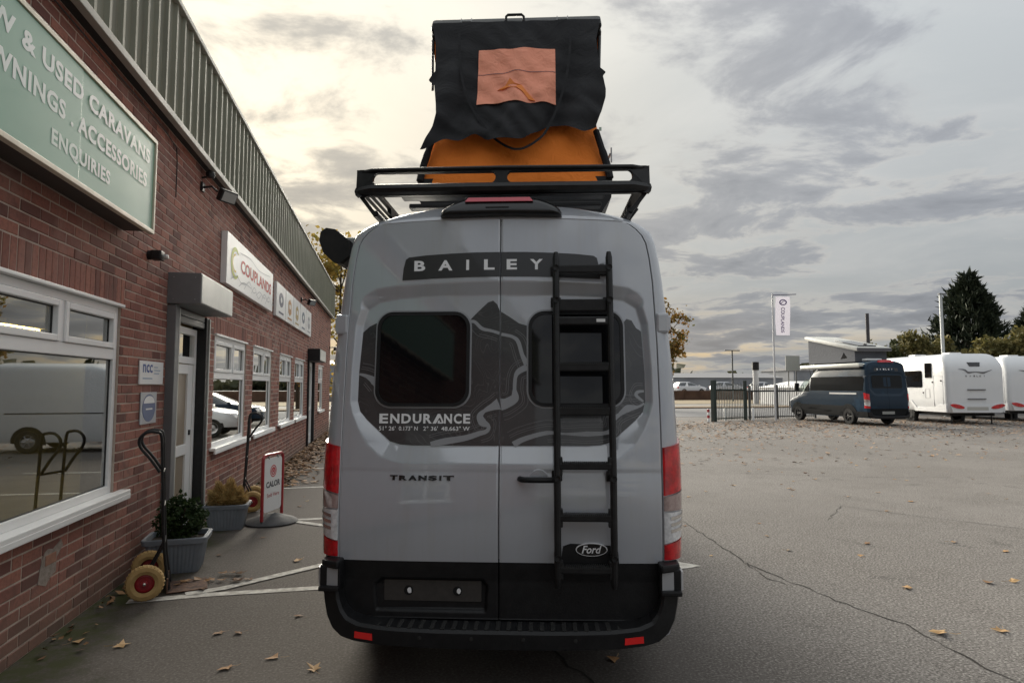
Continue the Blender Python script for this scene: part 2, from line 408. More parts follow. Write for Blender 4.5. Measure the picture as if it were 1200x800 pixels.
# cracks in the asphalt: narrow ragged sunk-looking seams
crk = pm('tar_crack', (.05, .046, .042), .9, 0, 0, .2, 30, .5)
def ragged(pts, amp, seed):
    rr = random.Random(seed); out = []
    for i in range(len(pts) - 1):
        a, b_ = Vector(pts[i]), Vector(pts[i + 1]); n = max(3, int((b_ - a).length / .09))
        for k in range(n):
            p = a.lerp(b_, k / n); out.append((p.x + rr.uniform(-amp, amp), p.y + rr.uniform(-amp, amp)))
    out.append(tuple(pts[-1])); return out
for sd, pts, w in ((1, [(2.0, 9.8), (3.72, 7.7), (3.60, 6.9), (3.44, 5.76), (3.50, 5.2), (3.576, 4.571), (3.70, 4.1), (3.62, 3.4), (3.66, 2.9), (3.8, 1.5)], .012),
                   (2, [(3.44, 5.76), (3.35, 5.3), (3.42, 5.1)], .010), (3, [(5.6, 7.4), (6.4, 8.2), (7.0, 7.2), (7.6, 6.4)], .010),
                   (4, [(2.2, 12.6), (5.5, 12.2), (9, 10.6), (13, 9.8)], .012), (5, [(1.05, 4.2), (1.2, 3.6), (1.25, 3.1), (1.4, 2.4)], .011)):
    rg = ragged(pts, .022, sd); rr = random.Random(sd)
    marking('asphalt_crack', rg, [w * rr.uniform(.3, 1.5) for _ in rg], .004, crk)

# =================================================================== BRICK BUILDING
WX = -2.257
bld = thing('brick_building', 'long red brick unit with olive ribbed cladding above its white windows', 'building', (WX, 8, 0))
def bpart(mb, name, mats, parent=None, **kw):
    o = mb.build(name, mats, parent or bld, **kw)
    if parent is None: o.location = (-WX, -8, 0)
    return o
CH = .0825
wins = [(-2.6, -.5), (2.9, 5.97), (8.99, 10.9), (11.45, 13.2), (14.15, 15.85), (16.4, 18.15), (21.8, 23.2)]
WZ = lambda i: (CH * 10 if i < 2 else CH * 11, CH * 29)
doors = [(7.22, 8.46, 0, 2.56), (19.0, 20.3, 0, 2.475)]
openings = [(a, b, *WZ(i)) for i, (a, b) in enumerate(wins)] + doors
YA, YB, ZT = -9.0, 26.0, 4.62
w = MB()
ys = sorted({YA, YB} | {o[0] for o in openings} | {o[1] for o in openings}); zs = sorted({0, ZT} | {o[2] for o in openings} | {o[3] for o in openings})
hole = lambda y, z: any(o[0] < y < o[1] and o[2] < z < o[3] for o in openings)
XF, XB = WX - .0045, WX - .26
cell = [[not hole((ys[i] + ys[i + 1]) / 2, (zs[j] + zs[j + 1]) / 2) for j in range(len(zs) - 1)] for i in range(len(ys) - 1)]
for i in range(len(ys) - 1):
    for j in range(len(zs) - 1):
        if not cell[i][j]: continue
        y0, y1, z0, z1 = ys[i], ys[i + 1], zs[j], zs[j + 1]
        for x in (XF, XB): w.add([(x, y0, z0), (x, y1, z0), (x, y1, z1), (x, y0, z1)], [(0, 1, 2, 3)])
        for di, dj, q in ((-1, 0, (y0, y0, z0, z1)), (1, 0, (y1, y1, z0, z1)), (0, -1, (y0, y1, z0, z0)), (0, 1, (y0, y1, z1, z1))):
            ii, jj = i + di, j + dj
            if 0 <= ii < len(cell) and 0 <= jj < len(cell[0]) and cell[ii][jj]: continue
            a, b_, c, d = q
            if di: w.add([(XF, a, c), (XB, a, c), (XB, a, d), (XF, a, d)], [(0, 1, 2, 3)])
            else: w.add([(XF, a, c), (XB, a, c), (XB, b_, c), (XF, b_, c)], [(0, 1, 2, 3)])
wall = bpart(w, 'wall', mortar, fixn=False)
# bricks: every brick is cut round the openings; the nearest are parts, the rest one joined part
soldiers = [(a - .06, b + .06, WZ(i)[1], WZ(i)[1] + 3 * CH) for i, (a, b) in enumerate(wins)]
blocks = openings + soldiers
rects = []
for i in range(int(ZT / CH)):
    z0, z1 = i * CH + .006, (i + 1) * CH - .006
    y = YA - (.1175 if i % 2 else 0)
    while y < YB:
        L_ = .235
        if i < 9 and random.random() < .22: L_ = .1175       # the odd header below the sills
        segs = [(max(y + .006, YA), min(y + L_ - .006, YB))]
        for o in blocks:
            if o[2] < (z0 + z1) / 2 < o[3]:
                ns = []
                for a, b_ in segs:
                    if b_ <= o[0] or a >= o[1]: ns.append((a, b_)); continue
                    if a < o[0] - .02: ns.append((a, o[0] - .003))
                    if b_ > o[1] + .02: ns.append((o[1] + .003, b_))
                segs = ns
        rects += [(a, b_, z0, z1) for a, b_ in segs if b_ - a > .02]; y += L_
for a, b_, z0, z1 in soldiers:
    n = round((b_ - a) / CH); pw = (b_ - a) / n
    for k in range(n): rects.append((a + k * pw + .005, a + (k + 1) * pw - .005, z0 + .012, z1 - .006))
def brick_geo(mb, y0, y1, z0, z1, x=0.0, rr=random):
    j = lambda: rr.uniform(-.0018, .0018); c = .0035
    o = [(-.034, y0, z0), (-.034, y1, z0), (-.034, y1, z1), (-.034, y0, z1),
         (x - .003, y0 + j(), z0 + j()), (x - .003, y1 + j(), z0 + j()), (x - .003, y1 + j(), z1 + j()), (x - .003, y0 + j(), z1 + j()),
         (x, y0 + c, z0 + c), (x, y1 - c, z0 + c), (x, y1 - c, z1 - c), (x, y0 + c, z1 - c)]
    mb.add(o, [(8, 9, 10, 11)] + [(k, (k + 1) % 4, 4 + (k + 1) % 4, 4 + k) for k in range(4)] + [(4 + k, 4 + (k + 1) % 4, 8 + (k + 1) % 4, 8 + k) for k in range(4)])
cyaw, syaw = cos(R(11.01)), sin(R(11.01))
def scr(y, z):
    d = y * cyaw + WX * syaw
    if d < .3: return None
    u = 600 + 745 * (WX * cyaw - y * syaw) / d; v = 452 - 745 * (z - 1.72) / d
    return (u, v, d) if -15 < u < 1200 and -15 < v < 815 else None
hidden = lambda y, z: (y < 5.8 and 3.06 < z < 4.15)       # behind the green sign box
order = []
for r in rects:
    p = scr((r[0] + r[1]) / 2, (r[2] + r[3]) / 2)
    if p and not hidden((r[0] + r[1]) / 2, (r[2] + r[3]) / 2): order.append(((r[1] - r[0]) * (r[3] - r[2]) / p[2] ** 3, r))
order.sort(key=lambda t: -t[0]); near = set(t[1] for t in order[:300])
variants = []
for k in range(5):
    mb = MB(); brick_geo(mb, -.1115, .1115, -.03525, .03525); variants.append(mb.mesh('brick', brickm, fixn=False))
rest = MB()
for r in rects:
    a, b_, z0, z1 = r; yc, zc_ = (a + b_) / 2, (z0 + z1) / 2
    if r in near:
        if abs(b_ - a - .223) < .002 and z1 - z0 < .08: me = random.choice(variants)
        else:
            mb = MB(); brick_geo(mb, a - yc, b_ - yc, z0 - zc_, z1 - zc_); me = mb.mesh('brick', brickm, fixn=False)
        o = bpy.data.objects.new('brick', me); COL.objects.link(o); o.parent = wall
        o.location = (WX + random.uniform(-.002, .002), yc, zc_); o.rotation_euler = (random.uniform(-.004, .004), 0, random.uniform(-.008, .008))
    else:
        mb = MB(); brick_geo(mb, a, b_, z0, z1, random.uniform(-.0025, .0025)); rest.add([(WX + x, y, z) for x, y, z in mb.v], mb.f)
rest.build('brick', brickm, wall, fixn=False, kind='stuff')
# a patched hole with mortar smeared round a pale brick
mb = MB()
def rag(cy_, cz_, ry, rz, n, seed):
    rr = random.Random(seed); return [(cy_ + ry * cos(2 * pi * k / n) * rr.uniform(.75, 1.15), cz_ + rz * sin(2 * pi * k / n) * rr.uniform(.75, 1.15)) for k in range(n)]
onw = lambda a, b, o: (WX + o, a, b)
mb.sheet([[(a + random.uniform(-.012, .012), z + random.uniform(-.01, .01)) for a, z in ((4.83, .40), (4.92, .38), (4.98, .42), (5.04, .44), (5.06, .52), (5.14, .60), (5.10, .64), (5.0, .60), (4.93, .62), (4.88, .60), (4.86, .52))]], onw, -.005, .0035)
bpart(mb, 'mortar_patch', pm('fresh_mortar', (.36, .31, .27), .95, 0, 0, .2, 20, .6, 70, .5, (.16, .13, .11)), wall)
mb = MB(); mb.bbox(WX - .01, WX + .0075, 4.90, 5.04, .505, .575, .004); bpart(mb, 'pale_brick', pm('pale_brick', (.38, .20, .14), .9, 0, 0, .2, 20, .5), wall)

# ---- windows (window > casement, pane, sill)
gasket = pm('gasket', (.03, .03, .03), .6)
def window(y0, y1, z0, z1, zt, mull, sill_out=.075, low=()):
    xf = WX - .022; f = .065
    fr = MB()
    def bar(a, b_, c, d, x0=xf - .06, x1=xf): fr.bbox(x0, x1, a, b_, c, d, .006)
    bar(y0 + .004, y0 + f, z0 + .004, z1 - .004); bar(y1 - f, y1 - .004, z0 + .004, z1 - .004)
    bar(y0 + f, y1 - f, z0 + .004, z0 + f); bar(y0 + f, y1 - f, z1 - f, z1 - .004); bar(y0 + f, y1 - f, zt - .045, zt + .045)
    fr.bbox(xf - .01, WX + .028, y0 - .01, y1 + .01, z1 - .002, z1 + .022, .004)      # drip strip over the head
    for m in mull: bar(m - .03, m + .03, zt + .045, z1 - f)
    for m in low: bar(m - .03, m + .03, z0 + f, zt - .045)
    win = bpart(fr, 'window', upvc)
    cells = []
    e = [y0 + f] + [x for m in mull for x in (m - .03, m + .03)] + [y1 - f]
    for k in range(0, len(e), 2): cells.append((e[k], e[k + 1], zt + .045, z1 - f, True))
    e = [y0 + f] + [x for m in low for x in (m - .03, m + .03)] + [y1 - f]
    for k in range(0, len(e), 2): cells.append((e[k], e[k + 1], z0 + f, zt - .045, False))
    for a, b_, c, d, opening in cells:
        if opening:
            k = MB(); q = .05
            for bx in ((a + .003, a + q, c + .003, d - .003), (b_ - q, b_ - .003, c + .003, d - .003), (a + q, b_ - q, c + .003, c + q), (a + q, b_ - q, d - q, d - .003)):
                k.bbox(xf - .05, xf + .014, *bx, .007)
            k.build('casement', upvc, win); a, b_, c, d = a + q, b_ - q, c + q, d - q
        gk = MB(); s_ = .008
        gk.sheet([[(a, c), (b_, c), (b_, d), (a, d)], [(a + s_, c + s_), (b_ - s_, c + s_), (b_ - s_, d - s_), (a + s_, d - s_)]], lambda p, q_, o: (xf - .022 + o, p, q_), -.01, 0)
        gk.build('gasket', gasket, win)
        k = MB(); k.add([(xf - .028, a - .005, c - .005), (xf - .028, b_ + .005, c - .005), (xf - .028, b_ + .005, d + .005), (xf - .028, a - .005, d + .005)], [(0, 1, 2, 3)])
        k.build('pane', winglass, win, fixn=False)
    s = MB(); s.bbox(xf - .06, WX + sill_out, y0 - .10, y1 + .16, z0 - .035, z0 + .003, .008)
    s.bbox(WX + sill_out - .022, WX + sill_out + .002, y0 - .10, y1 + .16, z0 - .075, z0 - .03, .006)
    s.build('sill', upvc, win)
    return win
window(-2.6, -.5, *WZ(0), 1.99, [-1.5], low=[-1.5]); window(2.9, 5.97, *WZ(1), 1.985, [3.6, 5.02])
for i in range(2, 7): window(*wins[i], *WZ(i), 1.86, [sum(wins[i]) / 2 + .1])
# ---- doorway with roller shutter housing
x0 = WX - .01; xd = WX - .055
k = MB(); k.bbox(xd - .06, WX + .085, 7.12, 7.24, 0, 2.56, .006); bpart(k, 'shutter_guide', shutter)
k = MB(); k.bbox(xd - .06, WX + .05, 8.40, 8.50, 0, 2.56, .006); bpart(k, 'shutter_guide', blackmt)
k = MB(); k.bbox(WX + .03, WX + .062, 8.502, 8.53, 0, 2.55, .004); k.build('guide_trim', shutterpale, bld).location = (-WX, -8, 0)
k = MB(); k.bbox(WX + .06, WX + .088, 7.243, 7.262, 0, 2.54, .004); bpart(k, 'guide_trim', shutterpale)
k = MB(); k.bbox(WX - .005, -1.935, 7.10, 8.455, 2.575, 2.90, .006); hs = bpart(k, 'shutter_housing', shutter)
k = MB(); k.bbox(-1.936, -1.926, 7.112, 8.443, 2.587, 2.888, .003); k.build('housing_face', shutterpale, hs)
k = MB(); [k.lathe([(.006, 0), (.006, .004), (0, .005)], 8, 0, 'y', (xx, 7.0955, zz)) for xx in (-2.2, -1.99) for zz in (2.62, 2.85)]
k.build('rivet', galv, hs, kind='stuff')
slat = pm('shutter_slats', (.25, .255, .25), .45, .2)
for q in range(2):
    k = MB(); k.bbox(WX - .03, WX + .03, 7.25, 8.39, 2.42 + .075 * q, 2.49 + .075 * q, .012); bpart(k, 'shutter_slat', slat)
k = MB()
for bx in ((7.25, 7.33, 0, 2.40), (8.31, 8.39, 0, 2.40), (7.33, 8.31, 2.32, 2.40), (7.33, 8.31, 1.98, 2.06)): k.bbox(xd - .06, xd, *bx, .006)
df = bpart(k, 'door_frame', upvc)
k = MB(); k.box(xd - .035, xd - .03, 7.33, 8.31, 2.06, 2.32); k.build('fanlight', winglass, df)
k = MB()
for bx in ((7.34, 7.46, .02, 1.97), (8.12, 8.30, .02, 1.97), (7.46, 8.12, .02, .25), (7.46, 8.12, 1.86, 1.97), (7.46, 8.12, .92, 1.04)): k.bbox(xd - .055, xd - .01, *bx, .006)
leaf = bpart(k, 'door', upvc)
tan_refl = pm('door_tan_reflection', (.30, .24, .17), .35, 0, 0, .5, 2, .4)  # flat tan paints the reflection into the door's glass panels
for z0_, z1_ in ((.24, .93), (1.03, 1.87)):
    k = MB(); k.box(xd - .04, xd - .034, 7.45, 8.13, z0_, z1_); k.build('door_panel', tan_refl, leaf)
k = MB(); k.bbox(xd - .012, xd + .006, 8.19, 8.23, 1.14, 1.20, .005); k.build('lock', blackmt, leaf)
k = MB(); k.bbox(WX - .25, WX + .03, 7.22, 8.46, 0, .03, .005); bpart(k, 'threshold', galv)
# ---- second doorway farther along
k = MB(); k.bbox(WX, WX + .34, 18.85, 20.5, 2.43, 2.78, .01); s2 = bpart(k, 'shutter_housing', blackpl)
k = MB(); k.bbox(WX + .341, WX + .35, 18.87, 20.48, 2.45, 2.76, .003); k.build('housing_face', shutterpale, s2)
for y_ in (18.9, 20.28): k = MB(); k.bbox(WX - .2, WX + .05, y_, y_ + .12, 0, 2.44, .006); bpart(k, 'shutter_guide', blackpl)
k = MB()
for bx in ((19.03, 19.2, .02, 2.42), (20.1, 20.27, .02, 2.42), (19.2, 20.1, 2.3, 2.42), (19.2, 20.1, .02, .3), (19.2, 20.1, 1.0, 1.1)): k.bbox(WX - .09, WX - .03, *bx, .006)
d2 = bpart(k, 'door', upvc)
k = MB(); k.box(WX - .07, WX - .064, 19.2, 20.1, .3, 2.3); k.build('door_pane', winglass, d2)
# ---- ribbed cladding, one metre sheets, with trims and soffit
CX, CZ0, CZ1 = WX + .10, 4.40, 5.56
prof = []
for q in range(4):
    o = q * .25; prof += [(0, o), (0, o + .15), (.032, o + .175), (.032, o + .215)]
prof.append((0, 1.0)); prof[-1] = (0, .999)
k = MB(); k.add([(x, y, z) for z in (0, CZ1 - CZ0) for x, y in prof], [(i, i + 1, i + 1 + len(prof), i + len(prof)) for i in range(len(prof) - 1)])
cm_ = k.mesh('cladding_panel', clad, fixn=False)
for q in range(35):
    o = bpy.data.objects.new('cladding_panel', cm_); COL.objects.link(o); o.parent = bld
    o.location = (CX - WX + random.uniform(-.002, .002), YA + q - 8, CZ0)
k = MB(); k.bbox(CX - .015, CX + .05, YA, YB + .04, CZ0 - .05, CZ0 + .015, .006); k.bbox(CX - .06, CX + .055, YA, YB + .04, CZ1 - .01, CZ1 + .05, .008)
k.bbox(CX - .02, CX + .045, YB, YB + .05, CZ0 + .016, CZ1 - .011, .006); bpart(k, 'cladding_trim', trim)
k = MB(); k.box(WX - .02, CX - .02, YA, YB, CZ0 - .022, CZ0 - .004); bpart(k, 'soffit', pm('soffit_dark', (.03, .03, .03), .7))
k = MB(); k.box(-15, CX - .05, YA, YB, CZ1 - .05, CZ1 - .011); bpart(k, 'roof', pm('roof_sheet', (.2, .2, .2), .6))
k = MB(); k.box(-15, XB - .002, YA, YA + .2, 0, CZ1 - .06); k.box(-15, XB - .002, YB - .2, YB, 0, CZ1 - .06); k.box(-15, -14.8, YA + .21, YB - .21, 0, CZ1 - .06); bpart(k, 'outer_wall', pm('render_wall', (.17, .085, .066), .9, 0, 0, .2, 6, .5))
# inside: a plain shop floor behind the glass with lit ceiling tubes
k = MB(); k.box(-8.2, XB - .004, YA + .3, YB - .3, .02, .05); k.box(-8.2, XB - .004, YA + .3, YB - .3, 2.75, 2.8); k.box(-8.3, -8.2, YA + .3, YB - .3, .05, 2.75)
for yy in (1.5, 6.9, 13.6, 20.8): k.box(-8.19, XB - .01, yy, yy + .1, .051, 2.749) if yy > 13 else None
bpart(k, 'interior', pm('interior_wall', (.34, .33, .29), .8, 0, 0, .3, 2, .3))
k = MB(); k.bbox(-3.6, -2.9, 3.4, 5.3, .70, .74, .01); k.bbox(-3.5, -3.45, 3.5, 3.55, .05, .70); k.bbox(-3.5, -3.45, 5.15, 5.2, .05, .70)
k.bbox(-3.4, -3.0, 4.4, 4.8, .741, .83, .01); bpart(k, 'counter', pm('counter_wood', (.25, .16, .08), .6))
k = MB(); k.bbox(-3.5, -3.1, 3.5, 3.9, .741, .98, .01); bpart(k, 'blue_tub', pm('blue_tub', (.02, .05, .22), .5))
em = bpy.data.materials.new('lit_tube'); em.use_nodes = True
em.node_tree.nodes['Principled BSDF'].inputs['Emission Color'].default_value = (1, .72, .25, 1); em.node_tree.nodes['Principled BSDF'].inputs['Emission Strength'].default_value = 14.0
for y0 in (8.3, 9.85, 12.6, 16.2):
    k = MB(); k.bbox(-5.4, -5.15, y0, y0 + 1.1, 2.58, 2.66, .02); ft = bpart(k, 'ceiling_lamp', pm('lamp_body', (.5, .42, .2), .5))
    k = MB(); k.tube([(-5.27, y0 + .05, 2.56), (-5.27, y0 + 1.05, 2.56)], .03, 8); k.build('lamp_tube', em, ft)
k = MB(); k.box(-2.372, -2.37, 5.30, 5.60, 2.05, 2.32); bpart(k, 'window_poster', pm('poster_blue', (.05, .07, .16), .6))
for (y, z0) in ((7.8, 2.7),): pass

# =================================================================== SIGNS AND FITTINGS ON THE WALL
green = pm('sign_green', (.17, .36, .25), .22, 0, .6, .5, .9, .3, 0, 0, (.24, .44, .32))
cream = pm('sign_trim', (.66, .60, .46), .4, 0, 0, .5, 6, .4)
SX = -2.027
sg = thing('shop_sign', 'long green box sign with cream edging and faded white capital lettering', 'sign', (WX, 3, 3.04))
def spart(mb, name, m, root, parent=None, **kw):
    o = mb.build(name, m, parent or root, **kw)
    if parent is None: o.location = -root.location
    return o
k = MB(); k.bbox(WX + .004, SX - .02, -2.0, 5.93, 3.05, 3.84, .01); spart(k, 'sign_box', pm('sign_box_dark', (.05, .045, .04), .6), sg)
for a, b_, xo in ((-2.0, 1.2, 0), (1.2, 4.58, .004), (4.582, 5.92, 0)):
    k = MB(); k.bbox(SX - .02, SX + xo, a, b_, 3.065, 3.825, .002); spart(k, 'sign_panel', green, sg)
k = MB(); k.bbox(SX - .03, SX + .014, -2, 5.95, 3.03, 3.064, .004); k.bbox(SX - .03, SX + .014, -2, 5.95, 3.826, 3.86, .004); k.bbox(SX - .03, SX + .014, 5.921, 5.95, 3.064, 3.826, .004); spart(k, 'sign_edging', cream, sg)
fsg = lambda a, b, o: (SX + o, a, b)
k = MB(); text(k, 'NEW & USED CARAVANS', 3.30, 5.80, 3.60, 3.72, fsg, .006, .035, 0, 1.1)
text(k, 'AWNINGS . ACCESSORIES', 3.45, 5.75, 3.385, 3.505, fsg, .006, .035, 0, 1.1); text(k, 'ENQUIRIES', 4.22, 5.05, 3.165, 3.285, fsg, .006, .035, 0, 1.1)
spart(k, 'lettering', pm('faded_letter', (.85, .86, .84), .22, 0, .6, .5, .9, .7, 0, 0, (.42, .60, .48)), sg, fixn=False)
# dealer board
wb = thing('shop_sign', 'white rectangular wall board with red capital lettering and a yellow green crescent emblem', 'sign', (WX, 10.9, 3.1))
k = MB(); k.bbox(WX + .004, WX + .085, 9.13, 12.62, 3.115, 3.83, .006); spart(k, 'board', white, wb)
fwb = lambda a, b, o: (WX + .0865 + o, a, b)
k = MB(); text(k, 'COUPLANDS', 9.95, 12.42, 3.40, 3.60, fwb, .002, .03); spart(k, 'lettering', pm('red_letter', (.55, .06, .05), .5), wb, fixn=False)
k = MB(); P = [(9.62 + .24 * cos(R(a)), 3.47 + .20 * sin(R(a))) for a in range(50, 311, 20)]; stripe(k, P, [.03, .06, .08, .08, .06, .03], fwb, 0, .002)
P = [(9.60 + .15 * cos(R(a)), 3.47 + .12 * sin(R(a))) for a in range(90, 291, 20)]; stripe(k, P, .03, fwb, 0, .002, 4, 1)
spart(k, 'emblem', [pm('emblem_green', (.55, .60, .10), .5), pm('emblem_yellow', (.75, .55, .08), .5)], wb, fixn=False)
k = MB(); rr = random.Random(3)
for q in range(7): stripe(k, [(9.3 + q * .42 + rr.uniform(0, .2), 3.17 + rr.uniform(0, .06)), (9.7 + q * .42, 3.30 + rr.uniform(-.03, .05)), (10.0 + q * .42, 3.2 + rr.uniform(-.03, .1)), (10.3 + q * .4, 3.27)], .014, fwb, 0, .002)
stripe(k, [(9.9, 3.68), (10.6, 3.72), (11.3, 3.66), (12.3, 3.73)], .012, fwb, 0, .002)
spart(k, 'line_drawing', pm('pale_grey_print', (.45, .46, .48), .5), wb, fixn=False)
# five maker panels
cols5 = [((.05, .06, .12), 'dark blue round'), ((.45, .22, .06), 'orange brown'), ((.42, .30, .10), 'ochre'), ((.12, .16, .22), 'slate grey'), ((.35, .36, .38), 'pale grey')]
for q in range(5):
    y0 = 13.22 + q * 1.17
    t_ = thing('logo_panel', '%s emblem on a white wall panel, %s of the row of five' % (cols5[q][1], ('nearest', 'second', 'middle', 'fourth', 'farthest')[q]), 'sign', (WX, y0 + .55, 3.12), 0, 'white logo panels in a row on the brick wall')
    k = MB(); k.bbox(WX + .004, WX + .06, y0, y0 + 1.12, 3.12, 3.80, .006); spart(k, 'board', white, t_)
    fp = lambda a, b, o: (WX + .0615 + o, a, b); c = y0 + .56
    k = MB()
    if q in (0, 3): k.sheet([[(c + .27 * cos(2 * pi * j / 24), 3.49 + .15 * sin(2 * pi * j / 24)) for j in range(24)]], fp, 0, .002)
    else: k.sheet([[(c - .22, 3.36), (c, 3.28), (c + .22, 3.36), (c + .22, 3.58), (c, 3.66), (c - .22, 3.58)]], fp, 0, .002)
    stripe(k, [(c - .3, 3.22), (c + .3, 3.22)], .04, fp, 0, .002); spart(k, 'emblem', pm('emblem_%d' % q, cols5[q][0], .5), t_, fixn=False)
    k = MB(); k.sheet([[(c + .10 * cos(2 * pi * j / 16), 3.49 + .06 * sin(2 * pi * j / 16)) for j in range(16)]], fp, .002, .004); spart(k, 'emblem_centre', white, t_, fixn=False)
# small plaques by the door
pl = thing('wall_plaque', 'white rectangular plaque with blue lower case lettering beside the shop doorway', 'sign', (WX, 6.72, 1.73))
k = MB(); k.bbox(WX + .002, WX + .014, 6.40, 7.02, 1.735, 1.955, .003); spart(k, 'board', white, pl)
k = MB(); fpl = lambda a, b, o: (WX + .0145 + o, a, b)
text(k, 'ncc', 6.47, 6.72, 1.845, 1.925, fpl, .001, .02); spart(k, 'lettering', pm('blue_letter', (.03, .08, .28), .5), pl, fixn=False)
k = MB(); stripe(k, [(6.47, 1.79), (6.72, 1.79)], .012, fpl, 0, .001); stripe(k, [(6.76, 1.90), (6.86, 1.90)], .01, fpl, 0, .001); stripe(k, [(6.76, 1.87), (6.93, 1.87)], .01, fpl, 0, .001); stripe(k, [(6.76, 1.84), (6.90, 1.84)], .01, fpl, 0, .001)
spart(k, 'small_print', pm('print_blue', (.30, .38, .50), .5), pl, fixn=False)
pl = thing('wall_plaque', 'grey plaque with a blue oval emblem below the white lettered plaque', 'sign', (WX, 6.66, 1.36))
k = MB(); k.bbox(WX + .002, WX + .012, 6.46, 6.87, 1.36, 1.66, .003); spart(k, 'board', pm('plaque_grey', (.42, .43, .45), .4), pl)
k = MB(); k.sheet([[(6.665 + .165 * cos(2 * pi * j / 28), 1.51 + .13 * sin(2 * pi * j / 28)) for j in range(28)]], fpl, -.002, .0005); spart(k, 'emblem', pm('badge_blue', (.035, .07, .20), .4), pl, fixn=False)
k = MB(); k.sheet([[(6.665 + .14 * cos(pi * j / 14), 1.555 + .07 * sin(pi * j / 14)) for j in range(15)]], fpl, 0, .0018); stripe(k, [(6.58, 1.50), (6.75, 1.50)], .014, fpl, .001, .0018); spart(k, 'emblem_print', white, pl, fixn=False)
# floodlights, sensor, camera
def flood(name, y, z, label):
    t_ = thing(name, label, 'floodlight', (WX, y, z))
    k = MB(); k.bbox(0, .03, -.05, .05, -.05, .06, .006); k.tube([(.02, 0, 0), (.12, 0, .02), (.16, .10, -.01)], .014); k.build('bracket', blackmt, t_)
    k = MB(); M_ = Matrix.Translation((.24, .22, -.03)) @ Matrix.Rotation(R(-35), 4, 'Z') @ Matrix.Rotation(R(28), 4, 'Y')
    k.bbox(-.03, .05, -.12, .12, -.08, .08, .02, 0, lambda x, y_, z_: tuple(M_ @ Vector((x, y_, z_))))
    h = k.build('lamp_head', blackmt, t_)
    k = MB(); k.bbox(.051, .056, -.10, .10, -.06, .06, .002, 0, lambda x, y_, z_: tuple(M_ @ Vector((x, y_, z_)))); k.build('lamp_glass', pm('lamp_glass', (.35, .36, .36), .1, .4), h)
    return t_
f1 = flood('floodlight', 8.15, 4.12, 'black floodlight on a bent arm under the cladding, nearest the green sign')
k = MB(); k.lathe([(.0, -.04), (.05, -.03), (.055, .02), (.03, .05), (0, .055)], 12, 0, 'z', (.10, .0, .16)); k.tube([(.0, 0, .12), (.09, 0, .14)], .012); k.build('motion_sensor', blackmt, f1)
flood('floodlight', 17.2, 3.95, 'small black floodlight on the brick wall above the far logo panels')
flood('floodlight', 25.6, 3.2, 'black floodlight at the far end of the brick wall, beside the grey van')
cc = thing('security_camera', 'small black camera with a pale lens below the green sign', 'security camera', (WX, 6.53, 2.96))
k = MB(); k.lathe([(.045, 0), (.045, .03), (.03, .04)], 14, 0, 'x'); k.bbox(.03, .13, -.05, .06, -.045, .045, .015); k.build('housing', blackmt, cc)
k = MB(); k.lathe([(.022, 0), (.026, .03), (.018, .045), (0, .046)], 12, 0, 'x', (.13, .01, -.01)); k.build('lens', pm('lens_pale', (.5, .5, .48), .2), cc)
k = MB(); k.tube([(WX + .02, -2, 4.33), (WX + .02, 3, 4.32), (WX + .022, 6.7, 4.29), (WX + .02, 7.15, 4.24), (WX + .015, 7.2, 4.1), (WX + .015, 7.2, 3.72)], .006, 6)
tag(k.build('cable', blackmt), 'thin dark cable looping along the brickwork under the cladding', 'cable')

# =================================================================== VANS
def g_(z): return max(0, (z - 1.25) * .10)
WT = [(.33, .97), (.45, 1.0), (.75, 1.025), (1.1, 1.035), (1.44, 1.03), (1.78, 1.02), (2.13, .995), (2.35, .975), (2.50, .958), (2.60, .943), (2.69, .918), (2.735, .88), (2.765, .82), (2.795, .70), (2.815, .57), (2.83, .38), (2.838, .18)]
XS = [(.40, .905), (.75, .915), (1.48, .92), (1.98, .915), (2.35, .90), (2.5, .885), (2.60, .868), (2.65, .845), (2.69, .81), (2.715, .775), (2.735, .73)]
FT = [(.33, 5.80), (.75, 5.98), (1.0, 5.92), (1.15, 5.62), (1.25, 5.25), (1.33, 4.98), (2.35, 4.02), (2.6, 3.68), (2.838, 2.9)]
def itp(T, z): return float(np.interp(z, [a for a, _ in T], [b for _, b in T]))
def lowbulge(z): return -.022 * max(0, 1 - ((z - .93) / .30) ** 2) if .63 < z < 1.23 else 0.0
def bow(x): return .030 * abs(x) ** 3
PANEL = [(0, 2.262), (.35, 2.256), (.60, 2.243), (.73, 2.222), (.80, 2.18), (.828, 2.08), (.842, 1.80), (.842, 1.63), (.825, 1.57), (.78, 1.52), (.64, 1.40), (.58, 1.382), (.50, 1.375), (0, 1.375)]
PD = .030
def seg_sdf(px, pz, poly):
    """signed distance (inside negative) of arrays to a polygon"""
    d = np.full(px.shape, 1e9); ins = np.zeros(px.shape, bool); n = len(poly)
    for i in range(n):
        (ax, az), (bx, bz) = poly[i], poly[(i + 1) % n]
        ex, ez = bx - ax, bz - az; wx, wz = px - ax, pz - az
        t = np.clip((wx * ex + wz * ez) / (ex * ex + ez * ez + 1e-12), 0, 1)
        d = np.minimum(d, np.hypot(wx - ex * t, wz - ez * t))
        c = ((az <= pz) & (bz > pz)) | ((bz <= pz) & (az > pz))
        xi = ax + (pz - az) / (bz - az + 1e-12) * (bx - ax); ins ^= c & (px < xi)
    return np.where(ins, -d, d)
PSYM = PANEL + [(-x, z) for x, z in PANEL[::-1] if x > 0]
